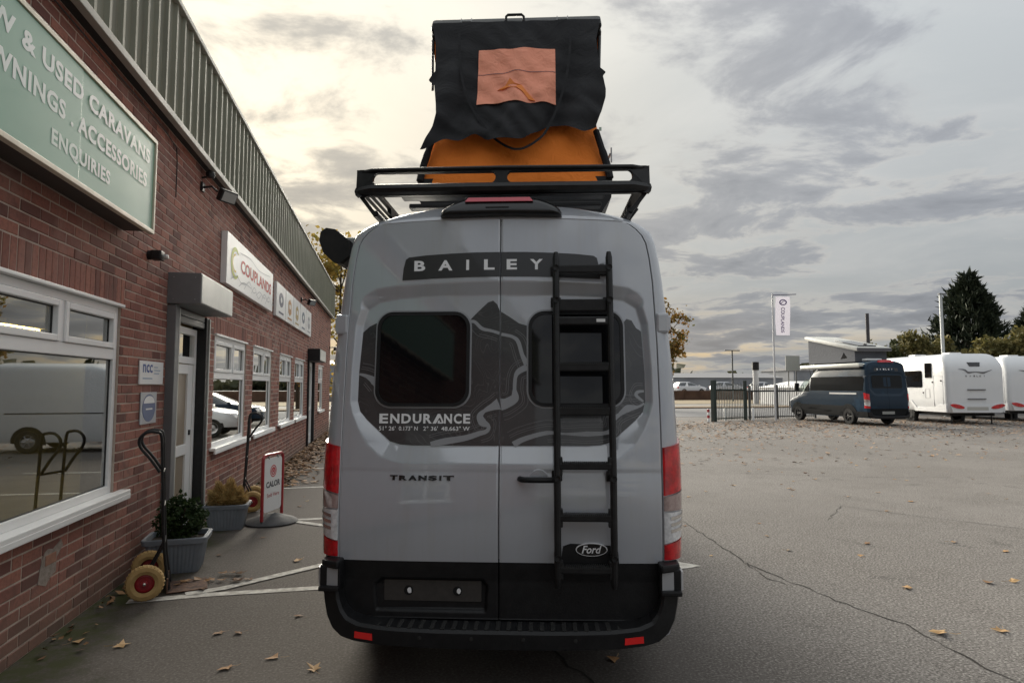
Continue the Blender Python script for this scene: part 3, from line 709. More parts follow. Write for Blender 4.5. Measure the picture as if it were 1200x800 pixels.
def door_depth(x, z, plate):
    ax = np.abs(x); s = np.maximum(seg_sdf(ax, z, PSYM), 0)
    wd = .038 + (.10 - .038) * np.clip((1.55 - z) / .16, 0, 1) + (.082 - .038) * np.clip((z - 2.18) / .08, 0, 1)
    t = np.clip(1 - s / wd, 0, 1); t = np.clip(t * 1.04 - .02, 0, 1)
    d = PD * t
    if plate:
        q = [(-.70, .455), (-.07, .455), (-.06, .60), (-.09, .635), (-.67, .635), (-.71, .60)]
        d = d + .030 * np.clip(-seg_sdf(x, z, q) / .014, 0, 1)
    return d
ybase = lambda x, z: g_(z) + lowbulge(z) + bow(x)
PF = lambda x, z, o=0: (x, g_(z) + bow(x) + PD - o, z)          # floor of the window panel
UF = lambda x, z, o=0: (x, ybase(x, z) - o, z)                  # outer door skin
def door_mesh(side, plate, nx, nz):
    zs_ = np.concatenate([np.linspace(.42, .735, max(8, nz // 7)), np.linspace(.735, 2.735, nz)[1:]]); nzz = len(zs_)
    xs_ = np.array([itp(XS, z) for z in zs_]) - .001
    t = np.linspace(0, 1, nx + 1); X = side * (.0035 + t[None, :] * (xs_[:, None] - .0035)); Z = np.repeat(zs_[:, None], nx + 1, 1)
    Z = Z - .030 * (np.abs(X) / .8) ** 2 * np.clip((Z - 1.6) / 1.1, 0, 1) ** 3
    Y = np.vectorize(ybase)(X, Z) + door_depth(X, Z, plate)
    edge = np.abs(X) - .0035; e2 = np.minimum(edge, (xs_[:, None] - np.abs(X))); Y = Y + .004 * np.clip(1 - e2 / .006, 0, 1)
    mb = MB(); mb.v = [tuple(p) for p in np.stack([X, Y, Z], -1).reshape(-1, 3)]; w_ = nx + 1
    for j in range(nzz - 1):
        lowm = 1 if zs_[j + 1] <= .7351 else 0
        for i in range(nx): mb.f.append((j * w_ + i, j * w_ + i + 1, (j + 1) * w_ + i + 1, (j + 1) * w_ + i)); mb.m.append(lowm)
    ring = list(range(w_)) + [j * w_ + nx for j in range(1, nzz)] + [(nzz - 1) * w_ + i for i in range(nx - 1, -1, -1)] + [j * w_ for j in range(nzz - 2, 0, -1)]
    o = len(mb.v); mb.v += [(mb.v[i][0], mb.v[i][1] + .032, mb.v[i][2]) for i in ring]; nr = len(ring)
    for k in range(nr):
        mb.f.append((ring[k], ring[(k + 1) % nr], o + (k + 1) % nr, o + k)); mb.m.append(1 if mb.v[ring[k]][2] < .734 else 0)
    if side < 0: mb.f = [f[::-1] for f in mb.f]
    return mb
def outline(z, fine=True):
    wv = itp(WT, z); yr = g_(z) + .0; yf = itp(FT, z); cr = min(.105, wv * .6) if z < 2.70 else min(.16, wv * .6); cf = min(.45, wv * .5)
    if z > 2.735: yr += (z - 2.735) * .5
    doorz = .40 < z < 2.725; pts = []
    if doorz:
        xs = itp(XS, z)
        for t in (0, .35, .7): pts.append((xs * t, yr + bow(xs * t) + .062))
        pts += [(xs + .001, yr + bow(xs) + .062), (xs + .002, ybase(xs, z) + .004), (xs + .006, ybase(xs, z))]
        x1 = max(wv - cr, xs + .009)
    else:
        xs = wv * .8
        for t in (0, .3, .6, .85, .94): pts.append(((wv - cr) * t, yr + bow((wv - cr) * t)))
        x1 = (wv - cr) * .97; pts.append((x1, yr + bow(x1)))
    rx = wv - x1; y0 = yr + bow(x1)
    for k in range(0, 9):
        a = pi / 2 * k / 8; pts.append((x1 + rx * sin(a), y0 + cr * (1 - cos(a)) + lowbulge(z) * (1 - k / 8)))
    for k in range(1, 9): pts.append((wv, y0 + cr + (yf - cf - y0 - cr) * k / 9))
    for k in range(0, 9):
        a = pi / 2 * k / 8; pts.append((wv - cf + cf * cos(a), yf - cf + cf * sin(a)))
    pts += [((wv - cf) * .5, yf + .04), (0, yf + .05)]
    return pts
def van_body():
    zl = [.33, .40, .41, .55, .735, .80, .95, 1.0, 1.1, 1.15, 1.25, 1.33, 1.44, 1.6, 1.78, 1.95, 2.13, 2.35, 2.42, 2.50, 2.56, 2.60, 2.65, 2.69, 2.715, 2.724, 2.726, 2.735, 2.75, 2.765, 2.78, 2.795, 2.815, 2.83, 2.838]
    mb = MB(); L_ = [outline(z) for z in zl]; n = len(L_[0])
    full = [[(x, y, z) for x, y in l] + [(-x, y, z) for x, y in l[-2:0:-1]] for l, z in zip(L_, zl)]; m = len(full[0])
    drop = lambda x, z: z - .030 * (min(abs(x), .92) / .8) ** 2 * min(1, max(0, (z - 1.6) / 1.1)) ** 3
    full = [[(x, y, drop(x, z)) for x, y, z in l] for l in full]
    for l in full: mb.v += l
    for j in range(len(zl) - 1):
        for i in range(m):
            mb.f.append((j * m + i, j * m + (i + 1) % m, (j + 1) * m + (i + 1) % m, (j + 1) * m + i))
            ii = min(i, m - i); fy = full[j][i][1]; mi = 1 if zl[j] < .735 and (ii < 6) else 0
            if 1.33 <= zl[j] < 2.35 and ii >= 31: mi = 2
            mb.m.append(mi)
    mb.f += [tuple(range(m)), tuple((len(zl) - 1) * m + i for i in range(m))]; mb.m += [1, 0]
    return mb
BODY = DOORS = None
def wheel(root, x, y, out, rim):
    t_ = bpy.data.objects.new('wheel', None)
    mb = MB(); s = out
    mb.lathe([(.21, -.11 * s), (.33, -.115 * s), (.355, -.09 * s), (.36, 0), (.355, .09 * s), (.33, .115 * s), (.21, .11 * s)], 28, 0, 'x', (x, y, .36))
    wo_ = mb.build('wheel', rubber, root, **SM)
    k = MB(); k.lathe([(.215, .02 * s), (.215, .10 * s), (.20, .105 * s), (.19, .07 * s), (.07, .085 * s), (.05, .10 * s), (0, .10 * s)], 24, 0, 'x', (x, y, .36))
    for q in range(6):
        a = 2 * pi * q / 6; k.tube([(x + .09 * s, y + .05 * cos(a), .36 + .05 * sin(a)), (x + .085 * s, y + .20 * cos(a), .36 + .20 * sin(a))], .018, 5)
    k.build('rim', rim, wo_, **SM)
def tail_light(root, side, mats):
    zt, z1, z2, zb = 1.40, 1.13, .865, .752
    def pos(t, z, o):
        pts = outline(z); xs = itp(XS, z); c = [p for p in pts[5:24]]
        c = [p for p in c if p[1] < .30]; seg = [0]
        for a, b_ in zip(c, c[1:]): seg.append(seg[-1] + math.hypot(b_[0] - a[0], b_[1] - a[1]))
        s_ = t * .26; i = max(k for k in range(len(seg)) if seg[k] <= s_ + 1e-9); i = min(i, len(c) - 2); f = (s_ - seg[i]) / (seg[i + 1] - seg[i] + 1e-9)
        p = (c[i][0] + (c[i + 1][0] - c[i][0]) * f, c[i][1] + (c[i + 1][1] - c[i][1]) * f)
        dx, dy = c[i + 1][0] - c[i][0], c[i + 1][1] - c[i][1]; l = math.hypot(dx, dy) + 1e-9
        return (side * (p[0] + dy / l * o), p[1] - dx / l * o, z)
    first = None
    for nm, za, zb_, sa, sb, m in (('tail_light', zt, z1, .05, .055, mats[0]), ('clear_lens', z1, 1.02, .055, .0, mats[1]), ('reflector', 1.02, z2, 0, .045, mats[2]), ('lower_lens', z2, zb, .045, 0, mats[0])):
        mb = MB(); nu, nv = 12, 8
        def fn(u, v):
            z = (za - .004) + (zb_ - za + .008) * v + (sa + (sb - sa) * v) * (u - .5) ; e = min(u, 1 - u, )
            return pos(u, z, .014 - .008 * max(0, 1 - e / .08))
        mb.grid(fn, nu, nv)
        def side_fn(u, z0, s0): z = z0 + s0 * (u - .5); return pos(u, z, .013), pos(u, z, -.012)
        o = len(mb.v)
        for z0, s0 in ((za - .004, sa), (zb_ + .004, sb)):
            vs = []; [vs.extend(side_fn(u / nu, z0, s0)) for u in range(nu + 1)]
            mb.add(vs, [(2 * i, 2 * i + 1, 2 * i + 3, 2 * i + 2) for i in range(nu)])
        for u in (0, 1):
            vs = []
            for j in range(nv + 1):
                p = fn(u, j / nv); vs += [p, pos(u, p[2], -.012)]
            mb.add(vs, [(2 * i, 2 * i + 1, 2 * i + 3, 2 * i + 2) for i in range(nv)])
        ob = mb.build(nm, m, first or root, **SM)
        if first is None: first = ob
        if nm == 'reflector':
            k = MB()
            for q in range(3):
                zz = .915 + .035 * q
                for u in range(6): pass
                vs = []; [vs.extend((pos(u / 8, zz + .03 * (u / 8 - .5), .018), pos(u / 8, zz + .018 + .03 * (u / 8 - .5), .018))) for u in range(1, 8)]
                k.add(vs, [(2 * i, 2 * i + 1, 2 * i + 3, 2 * i + 2) for i in range(6)])
            k.build('chrome_bar', chrome, first)
def bumper(root, hi=True):
    outer = [(0, .296), (.3, .299), (.6, .306), (.80, .318), (.88, .335), (.935, .375), (.972, .44), (.992, .53), (1.0, .60)]
    inner = [(0, .405), (.3, .405), (.6, .412), (.76, .425), (.83, .45), (.865, .49), (.885, .54), (.895, .60)]
    by = lambda x: -.135 + .11 * abs(x) ** 5
    mb = MB(); n = 40
    def ev(P, t):
        i = min(int(t * (len(P) - 1)), len(P) - 2); f = t * (len(P) - 1) - i; return (P[i][0] + (P[i + 1][0] - P[i][0]) * f, P[i][1] + (P[i + 1][1] - P[i][1]) * f)
    rows = []
    for k in range(-n, n + 1):
        t = abs(k) / n; sx = -1 if k < 0 else 1; o, i_ = ev(outer, t), ev(inner, t)
        m1 = (o[0] + (i_[0] - o[0]) * .12, o[1] + (i_[1] - o[1]) * .12); m2 = (o[0] + (i_[0] - o[0]) * .86, o[1] + (i_[1] - o[1]) * .86)
        q = [(o[0], by(o[0]) + .20, o[1]), (o[0], by(o[0]) + .03, o[1]), (m1[0], by(m1[0]), m1[1]), (m2[0], by(m2[0]) - .004, m2[1]), (i_[0], by(i_[0]) + .012, i_[1]), (i_[0], by(i_[0]) + .17, i_[1] + .004)]
        rows.append([(sx * x, y, z) for x, y, z in q])
    o = 0
    for r in rows: mb.v += r
    for k in range(len(rows) - 1):
        for j in range(5): mb.f.append((k * 6 + j, k * 6 + j + 1, (k + 1) * 6 + j + 1, (k + 1) * 6 + j)); mb.m.append(0)
    bo = mb.build('bumper', blackpl, root, **SM)
    if hi:
        k = MB()
        for q in range(-13, 14): x = q * .06; k.bbox(x - .012, x + .012, by(x) + .01, by(x) + .13, .406 + .02 * abs(x) ** 3, .412 + .02 * abs(x) ** 3, .002)
        k.build('step_tread', rubber, bo, kind='stuff')
    return bo, by
vmat = lambda: [None]
class VanCtx: pass
def build_van(name, label, loc, heading, P, low, full, rim=alloy, group=None):
    """shared shell of the large panel vans"""
    global BODY, DOORS
    root = thing(name, label, 'van', loc, -heading, group)
    if BODY is None: BODY = van_body(); DOORS = {}
    body = BODY.build('body', [P, low, carglass], root, **SM)
    for s, nm in ((-1, 'rear_door'), (1, 'rear_door')):
        d = door_mesh(s, s < 0 and full, 150 if full else 40, 260 if full else 70)
        d = d.build('rear_door', [P, low], root, smooth=True, fixn=False, angle=None)
        d.data.polygons.foreach_set('use_smooth', [True] * len(d.data.polygons))
        if s < 0: root_l = d
        else: root_r = d
    for s in (-1, 1):
        tail_light(root, s, (redlens, pinklens, clearlens))
        for y in (1.25, 4.95):
            wheel(root, s * .925, y, s, rim)
            k = MB(); a = [(y + .47 * cos(R(q)), .36 + .47 * sin(R(q))) for q in range(-14, 195, 10)]
            xx = lambda z: itp(WT, z) + .004
            k.sheet([[(p, max(q, .25)) for p, q in a]], lambda p, q, o: (s * (xx(q) + o), p, q), -.06, 0); ar = k.build('wheel_arch', blackpl, root)
            # the wheel stands just proud of the arch
        for z, nm in ((2.09, 'hinge'), (.98, 'hinge')):
            k = MB(); x0 = itp(WT, z); k.bbox(x0 - .082, x0 - .008, .015 + g_(z), .17 + g_(z), z - .062, z + .058, .014); k.bbox(x0 - .06, x0 + .008, .05 + g_(z), .20 + g_(z), z - .045, z + .045, .010)
            if z > 1.5:
                k.v = [(s * x, y, zz) for x, y, zz in k.v]; k.build('hinge', P, root)
    return root, body, root_l, root_r
wh_fix = None
CH_ = R(13.714); CLOC = (.625, 3.597, 0)
cv, body, dl, drr = build_van('camper_van', 'grey high roof camper van seen from behind with a black ladder and roof rack', CLOC, CH_, paint, blackpl, True)
for o in (dl, drr): pass
dl['label'] = 'left rear door with a number plate recess and white lettering'; drr['label'] = 'right rear door behind the black ladder'
# ---- graphics: dark wrap with hill outline, river line and contour lines
wrapm = pm('wrap_charcoal', (.040, .041, .044), .22, 0, .7, .5, 2.4, .8, 0, 0, (.068, .068, .070), 9)
t = wrapm.node_tree; b_ = t.nodes['Principled BSDF']; c = N('ShaderNodeTexCoord', t)
wn = noise(c.outputs['Object'], 2.6, 3, .45, .6, t)
wl = mth('ABSOLUTE', mth('SUBTRACT', mth('FRACT', mth('MULTIPLY', wn, 26, t), None, t), .5, t), None, t)
wf = mth('MULTIPLY', maprange(wl, .10, .02, 0, .38, t), maprange(noise(c.outputs['Object'], 3.3, 2, .5, 0, t), .42, .58, .12, 1, t), t)
wf = mth('ADD', wf, maprange(noise(c.outputs['Object'], 22, 8, .75, 1.5, t), .55, .75, 0, .22, t), t)
src = b_.inputs['Base Color'].links[0].from_socket
lk(mixc(wf, src, (.17, .17, .175), t), b_.inputs['Base Color'], t)
greyl = pm('wrap_line', (.31, .32, .34), .3, 0, .7); greyf = pm('wrap_fine_line', (.12, .12, .125), .3, 0, .7)
DW = (-.0045, -.842)
left = [(-.0045, 2.165), (-.02, 2.205), (-.045, 2.228), (-.075, 2.218), (-.11, 2.185), (-.16, 2.135), (-.20, 2.09), (-.72, 2.09), (-.75, 2.095), (-.79, 2.075), (-.828, 2.04), (-.842, 1.80), (-.842, 1.63), (-.825, 1.57), (-.78, 1.52), (-.64, 1.40), (-.58, 1.382), (-.50, 1.377), (-.0045, 1.377)]
right = [(.0045, 2.16), (.06, 2.125), (.11, 2.09), (.16, 2.075), (.72, 2.085), (.745, 2.115), (.775, 2.105), (.80, 2.06), (.829, 2.04), (.842, 1.80), (.842, 1.63), (.825, 1.57), (.78, 1.52), (.64, 1.40), (.58, 1.382), (.50, 1.377), (.0045, 1.377)]
for dd, poly in ((dl, left), (drr, right)):
    k = MB(); k.decal(poly, PF, -.003, .0024); k.build('side_graphic', wrapm, dd)
paths = {0: [[(-.195, 2.10, .02), (-.155, 2.10, .02), (-.11, 2.06, .022), (-.05, 2.045, .018), (-.005, 2.03, .02)],
             [(-.005, 1.615, .075), (-.04, 1.60, .045), (-.09, 1.575, .022), (-.115, 1.545, .04), (-.10, 1.51, .05), (-.065, 1.488, .022), (-.075, 1.46, .025), (-.12, 1.445, .03), (-.20, 1.42, .035), (-.32, 1.40, .04), (-.40, 1.383, .03)],
             [(-.84, 1.79, .012), (-.79, 1.775, .025), (-.745, 1.745, .05), (-.73, 1.70, .012)]],
         1: [[(.005, 2.025, .02), (.07, 2.01, .02), (.105, 1.98, .025), (.13, 1.90, .025), (.158, 1.845, .04)],
             [(.158, 1.83, .04), (.11, 1.805, .035), (.09, 1.77, .022), (.085, 1.70, .022), (.085, 1.65, .055), (.04, 1.62, .06), (.005, 1.612, .075)],
             [(.08, 1.383, .04), (.14, 1.415, .03), (.27, 1.45, .025), (.38, 1.445, .012), (.50, 1.445, .03), (.60, 1.45, .022), (.645, 1.47, .03), (.65, 1.52, .035), (.69, 1.555, .022), (.74, 1.59, .045), (.80, 1.60, .015), (.835, 1.62, .012)],
             [(.835, 1.69, .012), (.80, 1.685, .02), (.79, 1.665, .02), (.83, 1.63, .012)]]}
for si, dd in ((0, dl), (1, drr)):
    k = MB(); f = MB()
    for P_ in paths[si]:
        pts = [p[:2] for p in P_]; ws = [p[2] for p in P_]; stripe(k, pts, [w_ * .95 for w_ in ws], PF, 0, .0036, 6)
        for off in (.028, .040, .062, -.028, -.040):
            q = []
            for i, p in enumerate(pts):
                a, b2 = Vector(pts[max(i - 1, 0)]), Vector(pts[min(i + 1, len(pts) - 1)]); d_ = (b2 - a).normalized()
                q.append((p[0] - d_.y * (off + math.copysign(ws[i] * .4, off)), p[1] + d_.x * (off + math.copysign(ws[i] * .4, off))))
            q = [p for p in q if .006 < abs(p[0]) < .835 and (p[0] < 0) == (si == 0) and 1.39 < p[1] < 2.06 and not (abs(p[0]) > .70 and p[1] < 1.50)]
            if len(q) > 2: stripe(f, q, .0042, PF, 0, .0030, 5)
    ok = lambda mb: None
    k.build('river_graphic', greyl, dd, fixn=False); f.build('contour_graphic', greyf, dd, fixn=False)
# name band across the top of the doors
charc = pm('band_charcoal', (.028, .028, .029), .3, 0, .3)
bandL = [(-.0045, 2.371), (-.0045, 2.522), (-.15, 2.521), (-.30, 2.515), (-.45, 2.506), (-.555, 2.494), (-.575, 2.48), (-.588, 2.42), (-.592, 2.352), (-.4, 2.362), (-.2, 2.369)]
for dd, s in ((dl, 1), (drr, -1)):
    k = MB(); k.decal([(s * x, z) for x, z in bandL], UF, -.003, .0026); k.build('name_band', charc, dd)
def letters(parent, items, fn, off, m, bold=.03, name='lettering', depth=0):
    k = MB()
    for s, x0, x1, z0, z1 in items:
        text(k, s, x0, x1, z0, z1, fn, off, bold)
    o = k.build(name, m, parent, fixn=False); o['kind'] = 'stuff'; return o
letters(dl, [('B', -.522, -.455, 2.408, 2.472), ('A', -.375, -.290, 2.410, 2.474), ('I', -.207, -.190, 2.412, 2.476), ('L', -.100, -.036, 2.413, 2.477)], UF, .0035, letter, .035)
letters(drr, [('E', .036, .098, 2.413, 2.477), ('Y', .176, .252, 2.412, 2.476)], UF, .0035, letter, .035)
letters(dl, [('E', -.708, -.651, 1.497, 1.560), ('N', -.640, -.580, 1.497, 1.560), ('D', -.568, -.508, 1.497, 1.560), ('U', -.497, -.440, 1.497, 1.560), ('R', -.428, -.372, 1.497, 1.560),
             ('N', -.283, -.228, 1.497, 1.560), ('C', -.218, -.160, 1.497, 1.560), ('E', -.150, -.098, 1.497, 1.560)] if False else
            [('E', -.708, -.655, 1.502, 1.558), ('N', -.643, -.588, 1.502, 1.558), ('D', -.576, -.520, 1.502, 1.558), ('U', -.509, -.458, 1.502, 1.558), ('R', -.447, -.396, 1.502, 1.558),
             ('N', -.325, -.278, 1.502, 1.558), ('C', -.268, -.222, 1.501, 1.559), ('E', -.213, -.172, 1.502, 1.558)], PF, .0038, letter, .035)
k = MB(); k.sheet([[(-.392, 1.502), (-.372, 1.502), (-.352, 1.536), (-.345, 1.530), (-.338, 1.536), (-.352, 1.558), (-.362, 1.558)]], PF, .0038, .0038)
k.sheet([[(-.362, 1.502), (-.332, 1.502), (-.334, 1.510), (-.350, 1.510), (-.349, 1.520), (-.360, 1.520)]], PF, .0038, .0038); stripe(k, [(-.352, 1.555), (-.343, 1.536), (-.330, 1.504)], .010, PF, .0038, .0038, 2)
k.build('mountain_emblem', letter, dl, fixn=False)
letters(dl, [("51° 26'", -.708, -.610, 1.461, 1.486), ('0.173" N', -.590, -.478, 1.461, 1.486), ("2° 36'", -.446, -.360, 1.461, 1.486), ('48.663" W', -.340, -.174, 1.461, 1.486)], PF, .0038, letter, .012, 'coordinates')
letters(dl, [('T', -.625, -.580, 1.185, 1.213), ('R', -.572, -.525, 1.184, 1.212), ('A', -.518, -.468, 1.184, 1.212), ('N', -.460, -.412, 1.184, 1.212), ('S', -.403, -.352, 1.184, 1.212), ('I', -.340, -.327, 1.184, 1.212), ('T', -.318, -.255, 1.184, 1.212)], UF, .006, blackgl, .06, 'model_lettering')
# ---- windows in the doors
for dd, s in ((dl, -1), (drr, 1)):
    x0, x1 = (-.738, -.180) if s < 0 else (.166, .722)
    o_, i_ = rrect(x0, x1, 1.600, 2.162, .095, 8), rrect(x0 + .020, x1 - .020, 1.620, 2.142, .078, 8)
    k = MB(); k.sheet([o_, i_], PF, -.003, .014); wf_ = k.build('window', blackpl, dd)
    k = MB(); k.decal(i_, PF, .002, .0075); k.build('window_glass', darkglass, dd)
    k = MB(); k.sheet([rrect(x0 - .010, x1 + .010, 1.590, 2.172, .102, 8), o_], PF, -.003, .0045); k.build('window_surround', greyl, dd)
# ---- handle, badge, plate
k = MB(); hz = 1.197; hx0, hx1 = .115, .315
k.lathe([(.0, -.008), (.052, -.006), (.058, .004), (.062, .006)], 28, 0, 'y', (.225, ybase(.225, 1.19) + .006, 1.195)); k.build('handle_cup', paint, drr, **SM)
k = MB(); k.tube(smoothpath([(.118, -.012, hz), (.14, -.045, hz), (.20, -.055, hz), (.27, -.052, hz), (.31, -.045, hz), (.322, -.012, hz)], 5), .0165, 10); k.build('handle', blackpl, drr, **SM)
fb = lambda x, z, o=0: (x, ybase(x, .815) - o, z)
el_ = lambda rx, rz, n=36: [(.517 + rx * cos(2 * pi * j / n), .814 + rz * sin(2 * pi * j / n)) for j in range(n)]
k = MB(); k.sheet([el_(.088, .036)], fb, -.01, .012); bo_ = k.build('oval_badge', letter, drr)
k = MB(); k.sheet([el_(.083, .032)], fb, .011, .0135); k.build('badge_field', blackgl, drr)
k = MB(); text(k, 'Ford', .462, .572, .794, .837, fb, .0145, .02, .3); k.build('badge_lettering', letter, drr, fixn=False)
k = MB(); k.bbox(.32, .66, -.004, .03, .735, .80, .012); k.sheet([[(.345, .735), (.67, .735), (.665, .80), (.62, .835), (.40, .845), (.36, .83)]], fb, -.01, .005); k.build('badge_plinth', blackpl, drr)
k = MB(); pf = lambda x, z, o=0: (x, ybase(x, z) + .030 - o, z)
k.sheet([rrect(-.655, -.10, .508, .622, .006, 3)], pf, -.004, .010); k.build('plate_plinth', pm('plate_plinth', (.052, .047, .043), .5, 0, 0, .5, 30, .4), dl)
for x in (-.515, -.235):
    k = MB(); k.sheet([[(x + .026 * cos(a), .565 + .026 * sin(a)) for a in np.linspace(0, 2 * pi, 16, False)]], pf, .004, .012); k.build('plate_pad', blackpl, dl)
    k = MB(); k.sheet([rag(x + .006, .566, .012, .017, 9, int(-x * 100))], pf, .010, .016); k.build('adhesive_dab', letter, dl)
# ---- high brake light
hb = [(-.365, 2.750), (-.362, 2.775), (-.33, 2.805), (-.26, 2.842), (-.20, 2.856), (0, 2.860), (.20, 2.856), (.26, 2.842), (.33, 2.805), (.362, 2.775), (.365, 2.750), (.33, 2.738), (0, 2.745), (-.33, 2.738)]
bf = lambda x, z, o=0: (x, .148 + (z - 2.74) * .35 - o, z)
k = MB(); hp = [tuple(p[:2]) for p in smoothpath([(*p, 0) for p in hb + hb[:1]], 4)][:-1]; nh = len(hp)
lay = [(-.12, 1.0, 1.0), (.01, 1.0, 1.0), (.035, .985, .96), (.055, .95, .86), (.066, .90, .70), (.070, .80, .45), (.071, .4, .1)]
for o_, sx, sz in lay: k.v += [bf(x * sx, 2.795 + (z - 2.795) * sz, o_) for x, z in hp]
k.f = [(j * nh + i, j * nh + (i + 1) % nh, (j + 1) * nh + (i + 1) % nh, (j + 1) * nh + i) for j in range(len(lay) - 1) for i in range(nh)] + [tuple((len(lay) - 1) * nh + i for i in range(nh))]; k.m = [0] * len(k.f)
h_ = k.build('brake_light', pm('pod_black', (.007, .007, .008), .28, 0, .2), cv, smooth=True)
k = MB(); k.sheet([[(-.215, 2.824), (.195, 2.824), (.175, 2.850), (-.195, 2.850)]], bf, .03, .082); k.build('brake_lens', pm('brake_lens', (.55, .03, .06), .3, 0, .8), h_)
k = MB(); k.bbox(-.09, .05, .088, .105, 2.785, 2.79, .002); k.build('camera_slot', rubber, h_)
# ---- bumper
bo, by = bumper(cv)
for s in (-1, 1):
    k = MB(); k.sheet([[(s * .682, .342), (s * .786, .348), (s * .784, .382), (s * .684, .376)]], lambda x, z, o: (x, by(x) - o, z), -.01, .006); k.build('reflector', redglow, bo)
    k = MB()
    def cfn(u, v): x = .895 + .12 * min(1, u * 1.6); y = by(.9) + .03 * u + max(0, u - .62) * .55; return (s * x, y, .610 + .098 * v)
    k.grid(cfn, 14, 4); k.grid(lambda u, v: (cfn(u, 1)[0], cfn(u, 1)[1] + .06 * v, .708), 14, 1); k.build('corner_panel', pm('satin_grey', (.42, .43, .45), .35, .3, .5), bo, **SM)
    k = MB(); k.bbox(.885, 1.0, -.095, .12, .706, .748, .012, 0, lambda x, y, z: (s * x, y + (.08 * max(0, (abs(x) - .96)) / .05), z)); k.bbox(.885, 1.0, -.09, .10, .585, .612, .008, 0, lambda x, y, z: (s * x, y, z)); k.bbox(.885, 1.0, -.06, .10, .59, .72, .008, 0, lambda x, y, z: (s * x, y, z)); k.build('corner_trim', blackpl, bo)
k = MB(); [k.lathe([(.011, 0), (.011, -.003), (0, -.004)], 12, 0, 'y', (x, by(x) - .004, .365)) for x in (-.42, -.14, .14, .42)]; k.build('parking_sensor', rubber, bo, kind='stuff')
k = MB(); k.box(-.9, .9, .12, 5.4, .30, .40); k.tube([(-.9, 1.25, .36), (.9, 1.25, .36)], .06, 10); k.tube([(-.2, .05, .28), (-.2, 1.6, .30)], .03, 10); k.build('underbody', rubber, cv)
k = MB(); k.bbox(-.95, .95, .03, .062, .40, .60, .004); k.build('rear_sill', blackpl, cv)
# ---- ladder
lad = MB(); yl = lambda z: g_(z) - .10
def lp(x, z, dy=0): return (x, yl(z) + dy, z)
zz = [.625, .66, .9, 1.2, 1.5, 1.8, 2.1, 2.3, 2.46, 2.495]
rails = []
for x in (.328, .634):
    k = MB(); k.tube([lp(x, z) for z in zz], [.012] + [.0195] * 8 + [.013], 10)
    if not rails: rl = k.build('ladder', blackmt, cv, **SM); rails.append(rl)
    else: k.build('ladder_rail', blackmt, rl, **SM)
for z in (2.395, 2.185, 2.09, 1.826, 1.578, 1.28, 1.0, .722):
    flatr = z > 1.5; h = .048 if flatr else .038; k = MB()
    if z == 2.185: k.bbox(.34, .62, yl(z) + .02, yl(z) + .04, z - .035, z + .035, .006)
    else: k.bbox(.335, .628, yl(z) - .012, yl(z) + .05, z - h / 2, z + h / 2, .008)
    rg = k.build('rung', blackmt, rl)
    if z < 1.9:
        k = MB()
        for q in range(24): k.bbox(.355 + q * .011, .361 + q * .011, yl(z) - .0145, yl(z) + .045, z + h / 2 - .012, z + h / 2 + .004, .0015)
        k.v = k.v; rg2 = k.build('rung_tread', rubber, rl, kind='stuff')
    if not flatr:
        k = MB()
        for x in (.345, .617): k.bbox(x - .012, x + .012, yl(z) - .01, yl(z) + .03, z - .05, z + .05, .006)
        k.build('rung_gusset', blackmt, rl, kind='stuff')
for z, sgn in ((2.40, 0), (2.21, 0), (1.215, 0), (.79, 0)):
    for x in (.328, .634):
        k = MB(); k.tube([lp(x, z), (x - .012, g_(z) + .02, z + .0)], .011, 8); k.lathe([(.017, -.03), (.017, -.024), (.0, -.034)][0:2] + [(0, -.022)], 10, 0, 'y', (x + .0, yl(z) + .0, z)); k.bbox(x - .03, x + .03, g_(z) - .012, g_(z) + .004, z - .03, z + .03, .006)
        k.build('ladder_bracket', blackmt, rl)
k = MB(); k.tube([lp(.60, 2.395, .0), (.60, g_(2.4) - .02, 2.42)], .013, 8); k.bbox(.585, .615, g_(2.4) - .025, g_(2.4) + .02, 2.37, 2.44, .008); k.build('top_hook', blackmt, rl)
k = MB(); k.sheet([[(.555, 2.082), (.605, 2.082), (.605, 2.100), (.555, 2.100)]], lambda x, z, o: (x, yl(2.09) - .0122 - o, z), 0, .001); k.build('sticker', white, rl)
k = MB(); text(k, 'ladder' if False else '|||||||', -.045, .045, -.006, .006, lambda a, b, o: (.634 + .0 + b, yl(1.62) - .0195 - o, 1.62 + a), .0015, 0); 
# ---- roof rack
RY0, RY1 = .165, 3.3
rack = MB()
zl, zu = 2.890, 3.062
slots = [rrect(-.80, -.035, 2.960, 3.036, .036, 6), rrect(.035, .80, 2.960, 3.036, .036, 6)]
outer = rrect(-.905, .905, zl, zu, .02, 4)
fr = lambda x, z, o=0: (x, RY0 + .07 * abs(x) ** 8 - o - .018 * (1 if z < 2.95 else 0), z)
rack.sheet([outer] + slots, fr, -.035, .0, 0, True)
rr_ = rack.build('roof_rack', blackmt, cv)
k = MB(); k.tube([(-.895, RY0 + .055, 3.052), (-.8, RY0 + .012, 3.053), (0, RY0 - .002, 3.054), (.8, RY0 + .012, 3.053), (.895, RY0 + .055, 3.052)], .013, 8)
k.tube([(-.90, RY0 + .05, 2.925), (-.8, RY0 - .005, 2.925), (0, RY0 - .012, 2.925), (.8, RY0 - .005, 2.925), (.90, RY0 + .05, 2.925)], .034, 8); k.build('rack_crossbar', blackmt, rr_, **SM)
